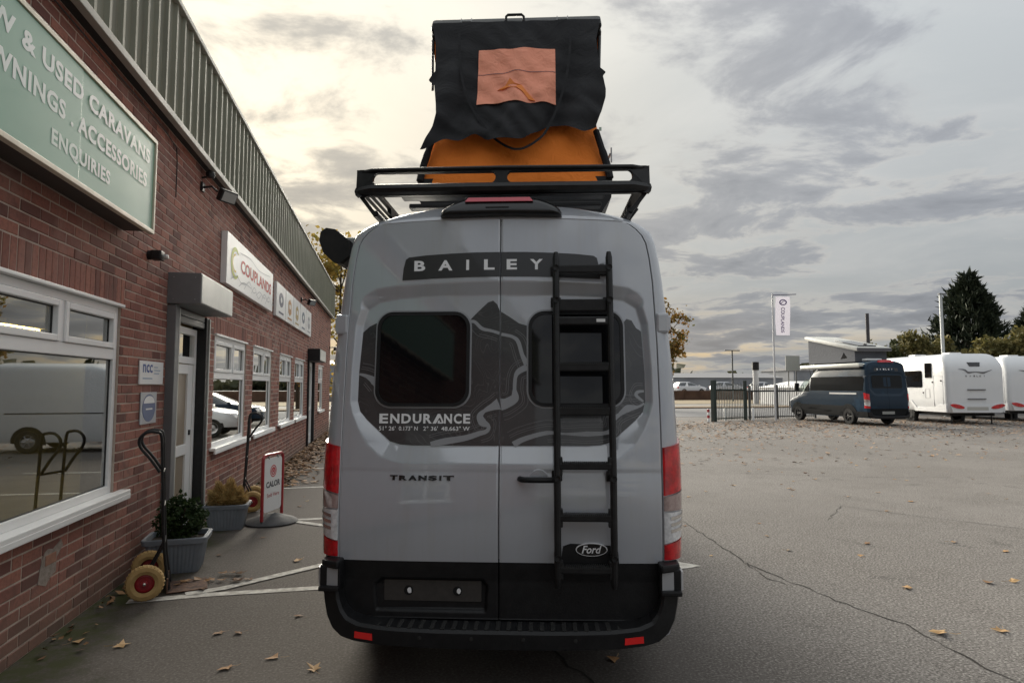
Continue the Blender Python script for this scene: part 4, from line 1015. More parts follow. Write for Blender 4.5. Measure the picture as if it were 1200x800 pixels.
for s in (-1, 1):
    k = MB(); k.sheet([[(RY0 + .03, zl + .05), (RY1, zl + .05), (RY1, zu), (RY0 + .03, zu)]] + [rrect(RY0 + .14 + q * .78, RY0 + .82 + q * .78, 2.985, 3.036, .025, 4) for q in range(4)], lambda y, z, o: (s * (.905 - o), y, z), 0, .03, 0, True); k.build('rack_side', blackmt, rr_)
    k = MB(); k.tube([(s * .79, RY0 + .05, 2.79), (s * .79, RY1, 2.79)], .022, 6); k.build('rack_foot_rail', blackmt, rr_)
    for y in (RY0 + .05, RY0 + .42, 1.2, 2.0, 2.8, RY1 - .05):
        k = MB(); k.tube([(s * .79, y, 2.78), (s * .885, y, 2.905)], .017, 4, 0, True, True); k.build('rack_leg', blackmt, rr_)
for q in range(14):
    k = MB(); y = RY0 + .1 + q * .235; k.bbox(-.64, .64, y, y + .09, 2.905, 2.935, .006); k.build('rack_slat', blackmt, rr_)
# ---- wind-out awning cassette on the near side of the roof
k = MB(); aw = [(-1.00, 2.56), (-1.055, 2.515), (-1.10, 2.52), (-1.165, 2.58), (-1.195, 2.66), (-1.185, 2.72), (-1.15, 2.745), (-1.09, 2.735), (-1.00, 2.66)]
k.sheet([aw], lambda x, z, o: (x, .42 + o, z), 4.0, 0, 0, True); ao = k.build('awning_cassette', blackpl, cv)
k = MB(); k.sheet([[(x * 1.004 - .0, z) for x, z in aw]], lambda x, z, o: (x, .42 + o, z), .0, -.05); k.build('awning_end_cap', rubber, ao)
k = MB(); k.bbox(-1.06, -.93, .45, .52, 2.56, 2.70, .01); k.build('awning_bracket', galv, ao)

# =================================================================== ROOFTOP TENT (stands on the rack)
VX_ = Vector((cos(CH_), -sin(CH_), 0)); VY_ = Vector((sin(CH_), cos(CH_), 0))
tl = Vector(CLOC) + VX_ * .030 + VY_ * 1.30 + Vector((0, 0, 3.10))
tent = thing('rooftop_tent', 'opened black and orange rooftop tent standing on the camper van roof rack', 'tent', tl, -CH_)
def fabric(name, c, tr, scale=9):
    m = bpy.data.materials.new(name); m.use_nodes = True; t = m.node_tree; b = t.nodes['Principled BSDF']
    b.inputs['Base Color'].default_value = (*c, 1); b.inputs['Roughness'].default_value = .75; b.inputs['Specular IOR Level'].default_value = .25
    cc_ = N('ShaderNodeTexCoord', t); bp = N('ShaderNodeBump', t); bp.inputs['Strength'].default_value = .5; bp.inputs['Distance'].default_value = .03
    lk(noise(cc_.outputs['Object'], scale, 5, .55, 1.2, t), bp.inputs['Height'], t); lk(bp.outputs[0], b.inputs['Normal'], t)
    if tr:
        o = t.nodes['Material Output']; tlu = N('ShaderNodeBsdfTranslucent', t); tlu.inputs[0].default_value = (*c, 1)
        mx = N('ShaderNodeMixShader', t); mx.inputs[0].default_value = tr; lk(b.outputs[0], mx.inputs[1], t); lk(tlu.outputs[0], mx.inputs[2], t); lk(mx.outputs[0], o.inputs[0], t)
    return m
orange = fabric('orange_fabric', (1.0, .27, .04), .10); blackf = fabric('black_fabric', (.017, .017, .019), 0, 5); salmon = fabric('salmon_film', (.95, .38, .25), .10, 12)
rt_ = random.Random(5)
nzx = lambda x, z: .030 * abs(sin(5.5 * x + 1.2 * z + .8 * sin(3 * z))) + .022 * abs(sin(8 * x - 4.5 * z + 1.0)) * (1.3 - z * .5) + .016 * sin(9 * x + 2 * z + 1.6 * sin(4 * z)) + .012 * sin(19 * x - 5 * z + 2 * sin(3 * x)) + .010 * math.exp(-((z - .8 - .2 * sin(5 * x)) / .05) ** 2) + .006 * sin(27 * z + 23 * x + 3 * sin(6 * x))
HWL = [(.36, .77), (.43, .755), (.52, .71), (.60, .675), (.672, .645), (.776, .618), (.983, .645), (1.087, .662), (1.135, .715), (1.16, .705), (1.22, .660), (1.5, .672), (1.62, .695), (1.72, .715)]
HWR = [(.43, .68), (.60, .640), (.672, .650), (.78, .69), (.92, .730), (1.0, .735), (1.087, .722), (1.12, .715), (1.15, .742), (1.20, .690), (1.5, .675), (1.62, .70), (1.72, .72)]
BOT = [(-1, .47), (-.95, .455), (-.90, .50), (-.80, .575), (-.60, .535), (-.45, .60), (-.30, .545), (-.12, .525), (0, .515), (.15, .55), (.30, .61), (.45, .685), (.60, .67), (.72, .62), (.85, .585), (1, .65)]
_bx = np.linspace(-1, 1, 201); _bz = np.interp(_bx, [a for a, _ in BOT], [b for _, b in BOT]); _bz = np.convolve(np.pad(_bz, 8, mode='edge'), np.hanning(19)[1:-1] / np.hanning(19).sum(), 'valid'); BOT = list(zip(_bx, _bz))
yw = lambda z: -.01 + .29 * ((z - .25) / 1.33) ** 1.1 if z > .25 else -.01
def flap(u, v, off=0):
    x_ = 2 * u - 1; zb = itp(BOT, x_); z = 1.72 + (zb - 1.72) * v
    hw = itp(HWL if x_ < 0 else HWR, z); x = x_ * hw
    amp = .3 + 1.3 * v
    return (x, yw(z) - .035 - .035 * v - nzx(x, z) * amp - .05 * v * v * max(0, 1 - abs(x_)) - off, z)
k = MB(); k.grid(flap, 90, 80); fl = k.build('window_flap', blackf, tent, smooth=True)
def onflap(x, z, off):
    hw = itp(HWL if x < 0 else HWR, z); x_ = x / hw; zb = itp(BOT, x_); v = (1.72 - z) / (1.72 - zb); p = flap((x_ + 1) / 2, v); return (x, p[1] - off, z)
def wfilm(u, v):
    x = -.303 + .636 * u; zb = .866 + .012 * sin(9 * u) + (.030 * math.exp(-((u - .47) / .12) ** 2)) - .006 * u
    z = 1.418 + (zb - 1.418) * v; p = onflap(x, z, .010)
    return (p[0], p[1] - .004 * sin(23 * u + 9 * v) - .006 * sin(14 * v + 7 * u * u) * v, p[2])
k = MB(); k.grid(wfilm, 40, 36); wf2 = k.build('window_film', salmon, fl, smooth=True)
k = MB(); cr_ = [(.30, .70), (.36, .66), (.42, .60), (.46, .66), (.50, .72), (.54, .76), (.58, .70), (.50, .66), (.55, .72), (.62, .80), (.66, .90), (.70, .96)]
def wf3(a, b_, o): p = wfilm(a, b_); return (p[0], p[1] - o, p[2])
k.sheet([[(.26, .76), (.36, .70), (.42, .58), (.48, .68), (.57, .70), (.64, .82), (.74, .98), (.66, .95), (.57, .81), (.50, .76), (.40, .74), (.34, .76)]], wf3, .001, .009)
k.build('film_gap', fabric('orange_gap', (.85, .27, .07), .1), wf2)
k = MB(); stripe(k, [(0, .447), (.3, .455), (.6, .445), (1, .452)], .012, wf3, .002, .004); k.build('film_seam', fabric('seam_mauve', (.30, .16, .16), .1), wf2, fixn=False)
def low(u, v):
    x_ = 2 * u - 1; z = .22 + .62 * v; hw = .765 - .19 * (z - .22) ; x = x_ * hw
    return (x, yw(z) + .0 - .04 * (1 - v) * (1 - x_ * x) + .6 * nzx(x * .8, z * 1.3) * .5 + .05 * abs(x_) ** 8, z)
k = MB(); k.grid(low, 60, 24); k.build('rear_wall', orange, tent, smooth=True)
for s in (-1, 1):
    SX_ = [(.24, .74), (.45, .69), (.70, .60 + .05 * (s > 0)), (.98, .615 + .04 * (s > 0)), (1.15, .655), (1.4, .695), (1.6, .705)]
    k = MB(); A = Vector((0, .02, .24)); B = Vector((0, .35, 1.62)); Cc = Vector((0, 2.02, .30))
    def sfn(u, v):
        p = A.lerp(B, u); p2 = p.lerp(Cc, v); x = itp(SX_, p.z); x = x + (.71 - x) * min(1, v * 1.5); return (s * (x + .02 * sin(9 * v + 4 * u) * v * (1 - v)), p2.y, p2.z)
    k.grid(sfn, 16, 16)
    k.build('side_wall', orange, tent, smooth=True)
    k = MB(); k.tube(smoothpath([(s * .755, -.005, .25), (s * .735, .01, .36), (s * .695, .02, .50), (s * .655, .06, .66)], 5), [.03] * 10 + [.026] * 6, 8); k.build('corner_sleeve', blackf, tent, **SM)
    k = MB(); k.tube([(s * .715, .30, 1.58), (s * .70, .22, 1.30), (s * .69, .17, 1.08)], .012, 6); k.build('frame_pole', blackmt, tent)
# lid: shallow tray hinged along the far edge
a_ = Vector((0, 2.08, .26)); b_v = Vector((0, .34, 1.715)); d_ = (b_v - a_); Ld = d_.length; d_.normalize(); n_ = Vector((0, -d_.z, d_.y)); n_ = n_ if n_.y > 0 else -n_
lidf = lambda x, y, z: tuple(a_ + d_ * y + n_ * z + Vector((x, 0, 0)))
k = MB(); k.bbox(-.735, .735, 0, Ld + .02, .02, .12, .03, 0, lidf); k.bbox(-.735, .735, Ld - .04, Ld + .03, -.05, .13, .03, 0, lidf)
k.bbox(-.735, -.70, 0, Ld - .045, -.04, .02, .01, 0, lidf); k.bbox(.70, .735, 0, Ld - .045, -.04, .02, .01, 0, lidf); k.build('lid', blackpl, tent, **SM)
tp = Vector(lidf(0, Ld + .03, .04))
k = MB(); k.tube([(-.088 + tp.x, tp.y, tp.z - .02), (-.086, tp.y - .004, tp.z + .035), (-.07, tp.y - .006, tp.z + .05), (.05, tp.y - .006, tp.z + .05), (.066, tp.y - .004, tp.z + .035), (.068, tp.y, tp.z - .02)], .012, 8); k.build('handle', blackpl, tent, **SM)
for x in (-.43, .40):
    k = MB(); k.tube([(x - .045, tp.y, tp.z - .03), (x - .045, tp.y, tp.z + .032)], .004, 5); k.tube([(x + .045, tp.y, tp.z - .03), (x + .045, tp.y, tp.z + .032)], .004, 5); k.tube([(x - .045, tp.y, tp.z + .008), (x + .045, tp.y, tp.z + .008)], .004, 5); k.build('latch', galv, tent)
k = MB(); bt = [(-.62, -.155), (-.70, .0), (-.765, .10), (-.775, .25), (-.74, .27), (.74, .27), (.775, .25), (.765, .10), (.70, .0), (.62, -.155)]
k.sheet([bt], lambda x, z, o: (x, .02 + o, z), 2.12, -.02, 0, True); ba = k.build('base_tray', blackpl, tent)
k = MB(); k.bbox(-.78, .78, -.012, .01, .175, .20, .005); [k.bbox(x - .05, x + .05, -.03, .0, .19, .26, .008) for x in (-.35, .35)]; k.build('tray_rim', blackmt, ba)
stp = [(-.468, 1.57), (-.45, 1.28), (-.413, 1.05), (-.33, .82), (-.206, .620), (-.12, .53), (-.03, .475), (.03, .462), (.09, .475), (.17, .525), (.25, .61), (.35, .84), (.416, 1.09), (.445, 1.30), (.464, 1.57)]
sf = lambda x, z, o: (x, yw(max(z, .25)) - .125 + .03 * max(0, z - 1.0) - o, z)
k = MB(); stripe(k, stp, .020, sf, 0, .004, 5); k.build('strap', blackf, tent, fixn=False)
k = MB(); k.bbox(.665, .685, -.09, -.085, .60, .63, .003); k.build('strap_buckle', pm('pale_buckle', (.4, .5, .42), .4), tent)
k = MB(); k.tube([(.775, .06, .40), (.775, .06, .52)], .006, 6); k.tube([(.765, .06, .47), (.765, .16, .47)], .008, 6); k.build('side_fitting', galv, tent)

# =================================================================== SACK TRUCKS, PLANTERS, SWING SIGN
tan_t = pm('tan_tyre', (.46, .31, .13), .75, 0, 0, .3, 18, .6, 60, .2, (.34, .21, .08)); redhub = pm('red_hub', (.28, .015, .02), .45)
rust = pm('rusty_plate', (.16, .085, .055), .8, .2, 0, .4, 16, .9, 60, .3, (.06, .045, .04))
def sack_truck(label, loc, rz):
    t_ = thing('sack_truck', label, 'sack truck', loc, rz, 'sack trucks along the brick wall')
    k = MB(); lean = lambda z: -.02 - .05 * z
    for s in (-1, 1):
        k.tube(smoothpath([(s * .12, lean(0) + .03, .03), (s * .13, lean(.4), .4), (s * .13, lean(1.0), 1.0), (s * .13, lean(1.3), 1.29), (s * .13, -.13, 1.335), (s * .13, -.20, 1.33), (s * .13, -.245, 1.28), (s * .13, -.235, 1.21), (s * .13, -.16, 1.11), (s * .13, lean(.98) - .02, 1.0)], 6), .0125, 8)
    fr_ = k.build('frame', blackmt, t_, **SM)
    for s in (-1, 1):
        k = MB(); k.tube([(s * .13, -.04, .40), (s * .13, -.16, .15)], .010, 6); k.build('brace', blackmt, t_)
    for z in (.12, .42, .72, 1.0):
        k = MB(); k.tube([(-.13, lean(z), z), (.13, lean(z), z)], .012, 6); k.build('cross_bar', blackmt, t_)
    k = MB(); k.bbox(-.17, .17, .0, .30, .008, .016, .003); k.bbox(-.17, .17, -.01, .002, .008, .13, .003); k.build('toe_plate', rust, t_)
    k = MB(); k.tube([(-.30, -.16, .14), (.30, -.16, .14)], .012, 8); k.build('axle', galv, t_)
    for s in (-1, 1):
        k = MB(); k.lathe([(.072, -.03), (.10, -.042), (.128, -.035), (.14, -.012), (.14, .012), (.128, .035), (.10, .042), (.072, .03)], 30, 0, 'x', (s * .255, -.16, .14))
        # moulded ribs round the tread
        for q in range(30):
            a = 2 * pi * q / 30; cc2, ss = cos(a), sin(a)
            k.tube([(s * .255 - .03, -.16 + .134 * cc2, .14 + .134 * ss), (s * .255, -.16 + .142 * cc2, .14 + .142 * ss), (s * .255 + .03, -.16 + .134 * cc2, .14 + .134 * ss)], .004, 4)
        w_ = k.build('wheel', tan_t, t_, **SM)
        k = MB(); k.lathe([(.074, s * -.03), (.074, s * .02), (.062, s * .028), (.055, s * .012), (.028, s * .012), (.026, s * .034), (.012, s * .036)], 24, 0, 'x', (s * .255, -.16, .14)); k.build('hub', redhub, w_, **SM)
        k = MB(); k.lathe([(.012, s * .03), (.012, s * .05), (0, s * .052)], 10, 0, 'x', (s * .255, -.16, .14)); k.build('axle_cap', chrome, w_)
    return t_
st1 = sack_truck('black sack truck with tan tyres and rusty toe plate in front of the green bush', (-1.81, 5.99, 0), R(-75))
dup(st1, (-2.00, 9.60, 0), R(98), 'black sack truck standing by the window behind the dry brown plant')
potm = pm('grey_planter', (.20, .225, .255), .5, 0, 0, .4, 5, .5, 0, 0, (.14, .155, .175)); soil = pm('soil', (.03, .022, .016), .95, 0, 0, .2, 40, .8)
def planter(name, label, loc, rz, L_, Wd, Hh):
    t_ = thing(name, label, 'planter', loc, rz, 'grey ribbed planters by the doorway')
    k = MB()
    def ring(z, s, r, n=5): return [(x, y, z) for x, y in rrect(-L_ / 2 * s, L_ / 2 * s, -Wd / 2 * s, Wd / 2 * s, r, n)]
    def ribbed(z, s):
        P_ = []; base_ = rrect(-L_ / 2 * s, L_ / 2 * s, -Wd / 2 * s, Wd / 2 * s, .04, 3); m = len(base_)
        for i in range(m):
            a, b2 = Vector(base_[i]), Vector(base_[(i + 1) % m]); q = max(1, int((b2 - a).length / .02))
            for j in range(q):
                p = a.lerp(b2, j / q); nn = Vector((b2.y - a.y, a.x - b2.x)).normalized(); o = .004 if (j // 1) % 2 == 0 and q > 3 else 0; P_.append((p.x + nn.x * o, p.y + nn.y * o, z))
        return P_
    # same point count at every height: build from the top ring scaled
    top = ribbed(0, 1.0); m = len(top)
    for z, s in ((0, .74), (.02, .76), (Hh * .82, .90), (Hh * .83, .905)): k.v += [(x * s, y * s, z) for x, y, _ in top]
    k.f += [(j * m + i, j * m + (i + 1) % m, (j + 1) * m + (i + 1) % m, (j + 1) * m + i) for j in range(3) for i in range(m)] + [tuple(range(m))[::-1]]; k.m = [0] * len(k.f)
    k.build('pot', potm, t_)
    k = MB(); R_ = [ring(Hh * .83, .92, .05), ring(Hh * .84, 1.0, .05), ring(Hh * .98, 1.02, .05), ring(Hh, 1.0, .05), ring(Hh, .90, .04), ring(Hh * .80, .87, .04)]; mm = len(R_[0])
    for r_ in R_: k.v += r_
    k.f = [(j * mm + i, j * mm + (i + 1) % mm, (j + 1) * mm + (i + 1) % mm, (j + 1) * mm + i) for j in range(5) for i in range(mm)]; k.m = [0] * len(k.f); k.build('rim', potm, t_, **SM)
    k = MB(); k.add(ring(Hh * .86, .87, .04), [tuple(range(mm))]); k.build('soil', soil, t_, fixn=False)
    return t_
def leaf_cloud(mb, pts, size, rr, jit=1.0, elong=1.6):
    for p in pts:
        n = Vector((rr.gauss(0, 1), rr.gauss(0, 1), rr.gauss(0, 1) * jit)).normalized(); a = n.orthogonal().normalized(); a.rotate(Matrix.Rotation(rr.uniform(0, 6.3), 3, n)); b2 = n.cross(a)
        s = size * rr.uniform(.6, 1.3); P_ = Vector(p)
        mb.add([P_ - a * s * elong / 2, P_ + b2 * s * .5 + a * s * .1 + n * s * .12, P_ + a * s * elong / 2, P_ - b2 * s * .5 + a * s * .1 + n * s * .12], [(0, 1, 2, 3)])
boxleaf = leaf_mat('box_leaf', (.012, .028, .008), (.035, .06, .016), .15)
p1 = planter('planter', 'grey ribbed planter with a dark green box bush behind the nearest sack truck', (-1.93, 6.62, 0), R(6), .54, .42, .32)
rr = random.Random(11); k = MB(); pts = []
while len(pts) < 2600:
    d = Vector((rr.gauss(0, 1), rr.gauss(0, 1), rr.gauss(0, 1))).normalized(); r_ = (.195 + .035 * sin(7 * d.x + 3) * cos(6 * d.z) + .025 * sin(13 * d.y + 5 * d.z)) * rr.uniform(.60, 1.10); p = d * r_; p.z = p.z * .95 + .47; pts.append((p.x * 1.0 + .03, p.y, p.z))
leaf_cloud(k, pts, .026, rr); pbk = k.build('bush', boxleaf, p1, fixn=False)
k = MB(); [k.tube([(0, 0, .28), (.10 * cos(a), .10 * sin(a), .45), (.16 * cos(a), .15 * sin(a), .58)], .007, 5) for a in (0, 1.3, 2.6, 3.9, 5.2)]; k.build('stem', pm('stem_brown', (.07, .045, .03), .8), p1)
p2_ = planter('planter', 'grey ribbed planter with a dry straw coloured plant between the doorway and the swing sign', (-1.90, 8.38, 0), R(3), .50, .38, .30)
dry = leaf_mat('dry_leaf', (.36, .24, .09), (.55, .40, .18), .2); k = MB()
for q in range(3200):
    d = Vector((rr.gauss(0, 1), rr.gauss(0, 1), abs(rr.gauss(0, 1)) * .9)).normalized(); c0 = Vector((rr.uniform(-.05, .05), rr.uniform(-.05, .05), .27)); tip = Vector((d.x * .24, d.y * .21, .30 + d.z * .27)) * (1 + .10 * sin(9 * d.x + 4 * d.y) * cos(7 * d.z))
    r0, r1 = rr.uniform(.6, .85), rr.uniform(.95, 1.08); a = c0.lerp(tip, r0); b2 = c0.lerp(tip, r1); b2.z -= .02 * rr.random(); sd = Vector((rr.gauss(0, 1), rr.gauss(0, 1), rr.gauss(0, .5))).normalized() * .008
    k.add([a - sd, a + sd, b2], [(0, 1, 2)])
k.build('dry_plant', dry, p2_, fixn=False)
k = MB(); k.lathe([(0, .26), (.14, .28), (.18, .36), (.15, .44), (.06, .49), (0, .50)], 18); k.build('plant_core', pm('dry_core', (.26, .17, .06), .9, 0, 0, .2, 30, .8), p2_)
# swing sign
sw = thing('pavement_sign', 'red framed white swing sign with a red ring emblem on a round dark base', 'sign', (-1.42, 8.60, 0), R(72))
redf = pm('red_frame', (.36, .025, .03), .35, 0, .3)
k = MB(); k.lathe([(.33, .0), (.34, .02), (.30, .05), (.16, .10), (.06, .13), (.0, .13)], 32); k.build('base', pm('base_rubber', (.075, .075, .078), .7, 0, 0, .4, 12, .5), sw, **SM)
k = MB(); k.tube(smoothpath([(-.27, 0, .07), (-.27, 0, .5), (-.27, 0, .87), (-.255, 0, .935), (-.20, 0, .96), (0, 0, .962), (.20, 0, .96), (.255, 0, .935), (.27, 0, .87), (.27, 0, .5), (.27, 0, .07)], 5), .021, 10); k.build('frame', redf, sw, **SM)
k = MB(); k.sheet([rrect(-.235, .235, .17, .915, .05, 5)], lambda a, b2, o: (a, -.006 - o, b2), -.012, 0, 0, True); pn = k.build('panel', white, sw)
fs = lambda a, b2, o: (a, -.0065 - o, b2)
k = MB(); text(k, 'CALOR', -.185, .19, .505, .590, fs, .001, .03); k.build('lettering', pm('dark_letter', (.04, .045, .06), .5), pn, fixn=False)
k = MB(); text(k, 'Sold Here', -.16, .17, .37, .425, fs, .001, .01); k.build('small_lettering', pm('red_print', (.45, .08, .09), .5), pn, fixn=False)
k = MB(); cc3 = lambda r_, n=28: [(.0 + r_ * cos(2 * pi * j / n), .725 + r_ * sin(2 * pi * j / n)) for j in range(n)]
k.sheet([cc3(.085), cc3(.070)], fs, 0, .001); k.sheet([cc3(.056), [(.03 * cos(a), .72 + .034 * sin(a)) for a in np.linspace(0, 2 * pi, 16, False)]], fs, 0, .001); k.sheet([[(-.018, .705), (.018, .705), (.014, .735), (0, .755), (-.014, .735)]], fs, 0, .0012)
k.build('emblem', pm('red_emblem', (.55, .05, .06), .5), pn, fixn=False)
sw.scale = (.94, .94, .89)
for s in (-1, 1):
    k = MB(); k.bbox(s * .12 - .012, s * .12 + .012, -.012, .012, .90, .945, .003); k.build('hook', galv, sw)

# =================================================================== FALLEN LEAVES
lm = leaf_mat('fallen_leaf', (.30, .16, .07), (.50, .33, .16), 0); lmd = leaf_mat('brown_leaf', (.10, .05, .028), (.30, .17, .08), 0)
def leaf_mesh(seed, lobes=5):
    rr = random.Random(seed); k = MB(); P_ = []; n = lobes * 2
    for i in range(n):
        a = -pi / 2 + 2 * pi * (i + .5) / n; r_ = (.5 if i % 2 else .25) * rr.uniform(.55, 1.2); r_ *= 1 + .25 * sin(a)
        P_.append((r_ * cos(a) * .95, r_ * sin(a)))
    P_ = [(0, -.08)] + P_
    cu_ = rr.uniform(.5, 1.5)
    zf = lambda x, y: .05 + .55 * cu_ * rr.uniform(.5, 1) * (x * x * rr.uniform(.2, 1.0) + y * y * rr.uniform(.1, .9)) + .05 * sin(9 * x + seed)
    k.v = [(x, y, zf(x, y)) for x, y in P_]; m = len(P_) - 1
    k.f = [(0, 1 + i, 1 + (i + 1) % m) for i in range(m)]; k.m = [0] * m
    k.tube([(0, -.30, .06), (.04, -.55, .03), (.10, -.72, .07)], .012, 3)
    return k.mesh('fallen_leaf', lm, fixn=False)
lmesh = [leaf_mesh(s, 5 if s % 3 else 3) for s in range(7)]; lmeshd = []
for me in lmesh: c2 = me.copy(); c2.materials[0] = lmd; lmeshd.append(c2)
def leaf_at(x, y, s, label, me=None, group=None, z=.004):
    o = bpy.data.objects.new('fallen_leaf', me or random.choice(lmesh)); COL.objects.link(o)
    o.location = (x, y, z); o.scale = (s, s, s * random.uniform(.6, 1.1)); o.rotation_euler = (random.uniform(-.1, .1), random.uniform(-.1, .1), random.uniform(0, 6.28))
    return tag(o, label, 'leaf', group)
G1 = 'fallen leaves on the asphalt'
leaf_at(3.80, 3.90, .17, 'largest tan maple leaf, alone on the asphalt near the long crack', lmesh[1], G1)
leaf_at(4.36, 4.80, .13, 'curled tan leaf on bare asphalt between the crack and the pale pair of leaves', lmesh[2], G1)
leaf_at(5.19, 4.80, .13, 'brown leaf lying beside a paler one near the right edge', lmeshd[3], G1); leaf_at(5.42, 4.78, .12, 'pale leaf lying just right of the brown one near the right edge', lmesh[4], G1)
leaf_at(4.26, 3.86, .12, 'yellowish leaf right of the largest maple leaf', lmesh[5], G1); leaf_at(1.42, 3.93, .11, 'small yellow leaf on the ground just behind the van bumper', lmesh[6], G1)
leaf_at(-2.03, 4.89, .12, 'tan leaf on the mossy strip, closest to the foot of the wall', lmesh[0], G1); leaf_at(-1.72, 4.76, .13, 'orange brown leaf right of the mossy strip', lmesh[1], G1)
leaf_at(-1.13, 4.87, .10, 'left one of two brown leaves side by side on the left asphalt', lmeshd[2], G1); leaf_at(-1.0, 4.85, .10, 'right one of two brown leaves side by side on the left asphalt', lmeshd[4], G1)
leaf_at(-.68, 4.37, .12, 'folded tan leaf nearest the left corner of the bumper', lmesh[3], G1); leaf_at(-.42, 4.15, .11, 'tan leaf at the bottom, left of the van bumper', lmesh[5], G1); leaf_at(-.94, 4.27, .11, 'tan leaf low on the left asphalt, nearest the camera', lmesh[2], G1)
leaf_at(-.63, 5.10, .09, 'small dull leaf between the parking line and the bumper corner', lmeshd[1], G1); leaf_at(-.85, 6.69, .14, 'star shaped tan leaf just beyond the slanting parking line', lmesh[1], G1)
rr = random.Random(21)
for q in range(16): leaf_at(-1.72 + rr.gauss(.18, .22), 6.05 + rr.gauss(.05, .16), rr.uniform(.07, .13), 'crumpled brown leaf in the heap by the rusty toe plate', rr.choice(lmeshd), 'brown leaves by the sack truck', .01 + .01 * rr.random())
n = 0
while n < 190:
    x, y = rr.uniform(2.2, 17), 5.5 + 16 * rr.random() ** .9
    if x > 2.3 + (y - 4) * .1 and x < 2 + y * 1.05:
        dark = rr.random() < .3; sz = rr.uniform(.05, .12); where = 'on the near asphalt by the long crack' if y < 8 else 'on the middle of the open asphalt' if y < 13 else 'toward the leaf litter before the parked vehicles'; side = 'left' if x < 2.3 + (y - 4) * .1 + y * .3 else 'centre' if x < 2.3 + y * .62 else 'right'
        leaf_at(x, y, sz, '%s %s leaf %s, %s part' % ('small' if sz < .085 else 'larger', 'brown' if dark else 'pale tan', where, side), rr.choice(lmeshd if dark else lmesh), 'scattered leaves right of the grey van'); n += 1
for q in range(14): leaf_at(rr.uniform(-1.9, -.4), rr.uniform(7, 12), rr.uniform(.05, .10), 'small dry leaf on the parking bays left of the grey van', rr.choice(lmesh + lmeshd), 'leaves on the parking bays')
lml = leaf_mat('litter_leaf', (.20, .115, .07), (.42, .29, .19), 0)
def litter(name, gen, n, size, mat, seed):
    rr = random.Random(seed); k = MB()
    for q in range(n):
        x, y = gen(rr); s = size * rr.uniform(.5, 1.3); a = rr.uniform(0, 6.28); h = rr.uniform(.008, .05); c_, s_ = cos(a) * s, sin(a) * s
        k.add([(x - c_, y - s_, h * rr.random()), (x + s_ * .6, y - c_ * .6, h), (x + c_, y + s_, h * rr.random() + .01), (x - s_ * .6, y + c_ * .6, h * .6)], [(0, 1, 2, 3)])
    return tag(k.build(name, mat, fixn=False), kind='stuff')
def far_gen(rr):
    y = min(30, 18.5 + abs(rr.gauss(0, 1)) * 5.5) if rr.random() < .8 else rr.uniform(13, 20); return (rr.uniform(3, 8 + y * .9), y + rr.uniform(-.5, .5))
litter('leaf_litter', far_gen, 2400, .07, lml, 31); litter('leaf_litter', lambda rr: (rr.uniform(5, 34), rr.gauss(25.5, 2.0)), 3400, .075, lml, 33)
litter('leaf_drift', lambda rr: (WX + .05 + abs(rr.gauss(0, .38)), rr.uniform(11.5, 25)), 2600, .07, lmd, 32)
litter('leaf_drift', lambda rr: (WX + .05 + abs(rr.gauss(0, .12)), rr.uniform(4.6, 11)), 120, .035, lmd, 35)

# =================================================================== VEHICLES BEHIND
def stack(levels, mats_of, cr=.12, cf=.3, side_n=10):
    """body from plan outlines: levels of (z, half width, rear y, front y, material of the band above)"""
    mb = MB(); rings = []
    for z, wv, yr, yf, mi in levels:
        c1, c2 = min(cr, wv * .8), min(cf, wv * .8); p = [(0, yr), ((wv - c1) * .5, yr)]
        for k in range(6): a = pi / 2 * k / 5; p.append((wv - c1 + c1 * sin(a), yr + c1 - c1 * cos(a)))
        for k in range(1, side_n): p.append((wv, yr + c1 + (yf - c2 - yr - c1) * k / side_n))
        for k in range(6): a = pi / 2 * k / 5; p.append((wv - c2 + c2 * cos(a), yf - c2 + c2 * sin(a)))
        p += [((wv - c2) * .5, yf), (0, yf)]
        rings.append([(x, y, z) for x, y in p] + [(-x, y, z) for x, y in p[-2:0:-1]])
    m = len(rings[0])
    for r_ in rings: mb.v += r_
    for j in range(len(rings) - 1):
        for i in range(m): mb.f.append((j * m + i, j * m + (i + 1) % m, (j + 1) * m + (i + 1) % m, (j + 1) * m + i)); mb.m.append(levels[j][4])
    mb.f += [tuple(range(m)), tuple((len(rings) - 1) * m + i for i in range(m))]; mb.m += [levels[0][4], levels[-1][4]]
    return mb
BL = (21.30, 24.0, 0)
bv, bbody, bdl, bdr = build_van('camper_van', 'dark blue high roof camper van with raised pop-top parked by the gate', BL, R(1.5), paint_blue, darkclad, False, blackmt)
k = MB(); k.sheet([rrect(-.74, .74, 1.62, 2.17, .09, 6)], PF, -.002, .012); k.build('rear_window', pm('rear_window_black', (.008, .009, .010), .15, 0, 0, .25), bv)
k = MB(); k.sheet([[(-.60, 2.36), (.60, 2.36), (.57, 2.49), (.3, 2.515), (-.3, 2.515), (-.57, 2.49)]], UF, -.003, .004); bb = k.build('name_band', charc, bv)
k = MB(); [text(k, c_, x, x + .07, 2.41, 2.475, UF, .006, .03) for c_, x in zip('BAILEY', (-.46, -.31, -.15, -.03, .10, .25))]; bl_ = k.build('lettering', letter, bb, fixn=False); bl_['kind'] = 'stuff'
k = MB(); k.sheet([hb], bf, -.12, .052); k.build('brake_light', redlens, bv)
bumper(bv, False)
k = MB(); k.sheet([rrect(-.35, .25, .50, .62, .01, 2)], UF, -.01, .006); k.build('number_plate', pm('plate_dim', (.30, .30, .28), .5), bv)
sideL = lambda y, z, o: (-(itp(WT, z) + .004 + o), y, z)
k = MB(); k.decal([(.30, 1.50), (.22, 2.0), (.30, 2.14), (3.9, 2.14), (3.95, 1.50)], sideL, -.02, .002, .3); k.build('side_glass', sideglass, bv)
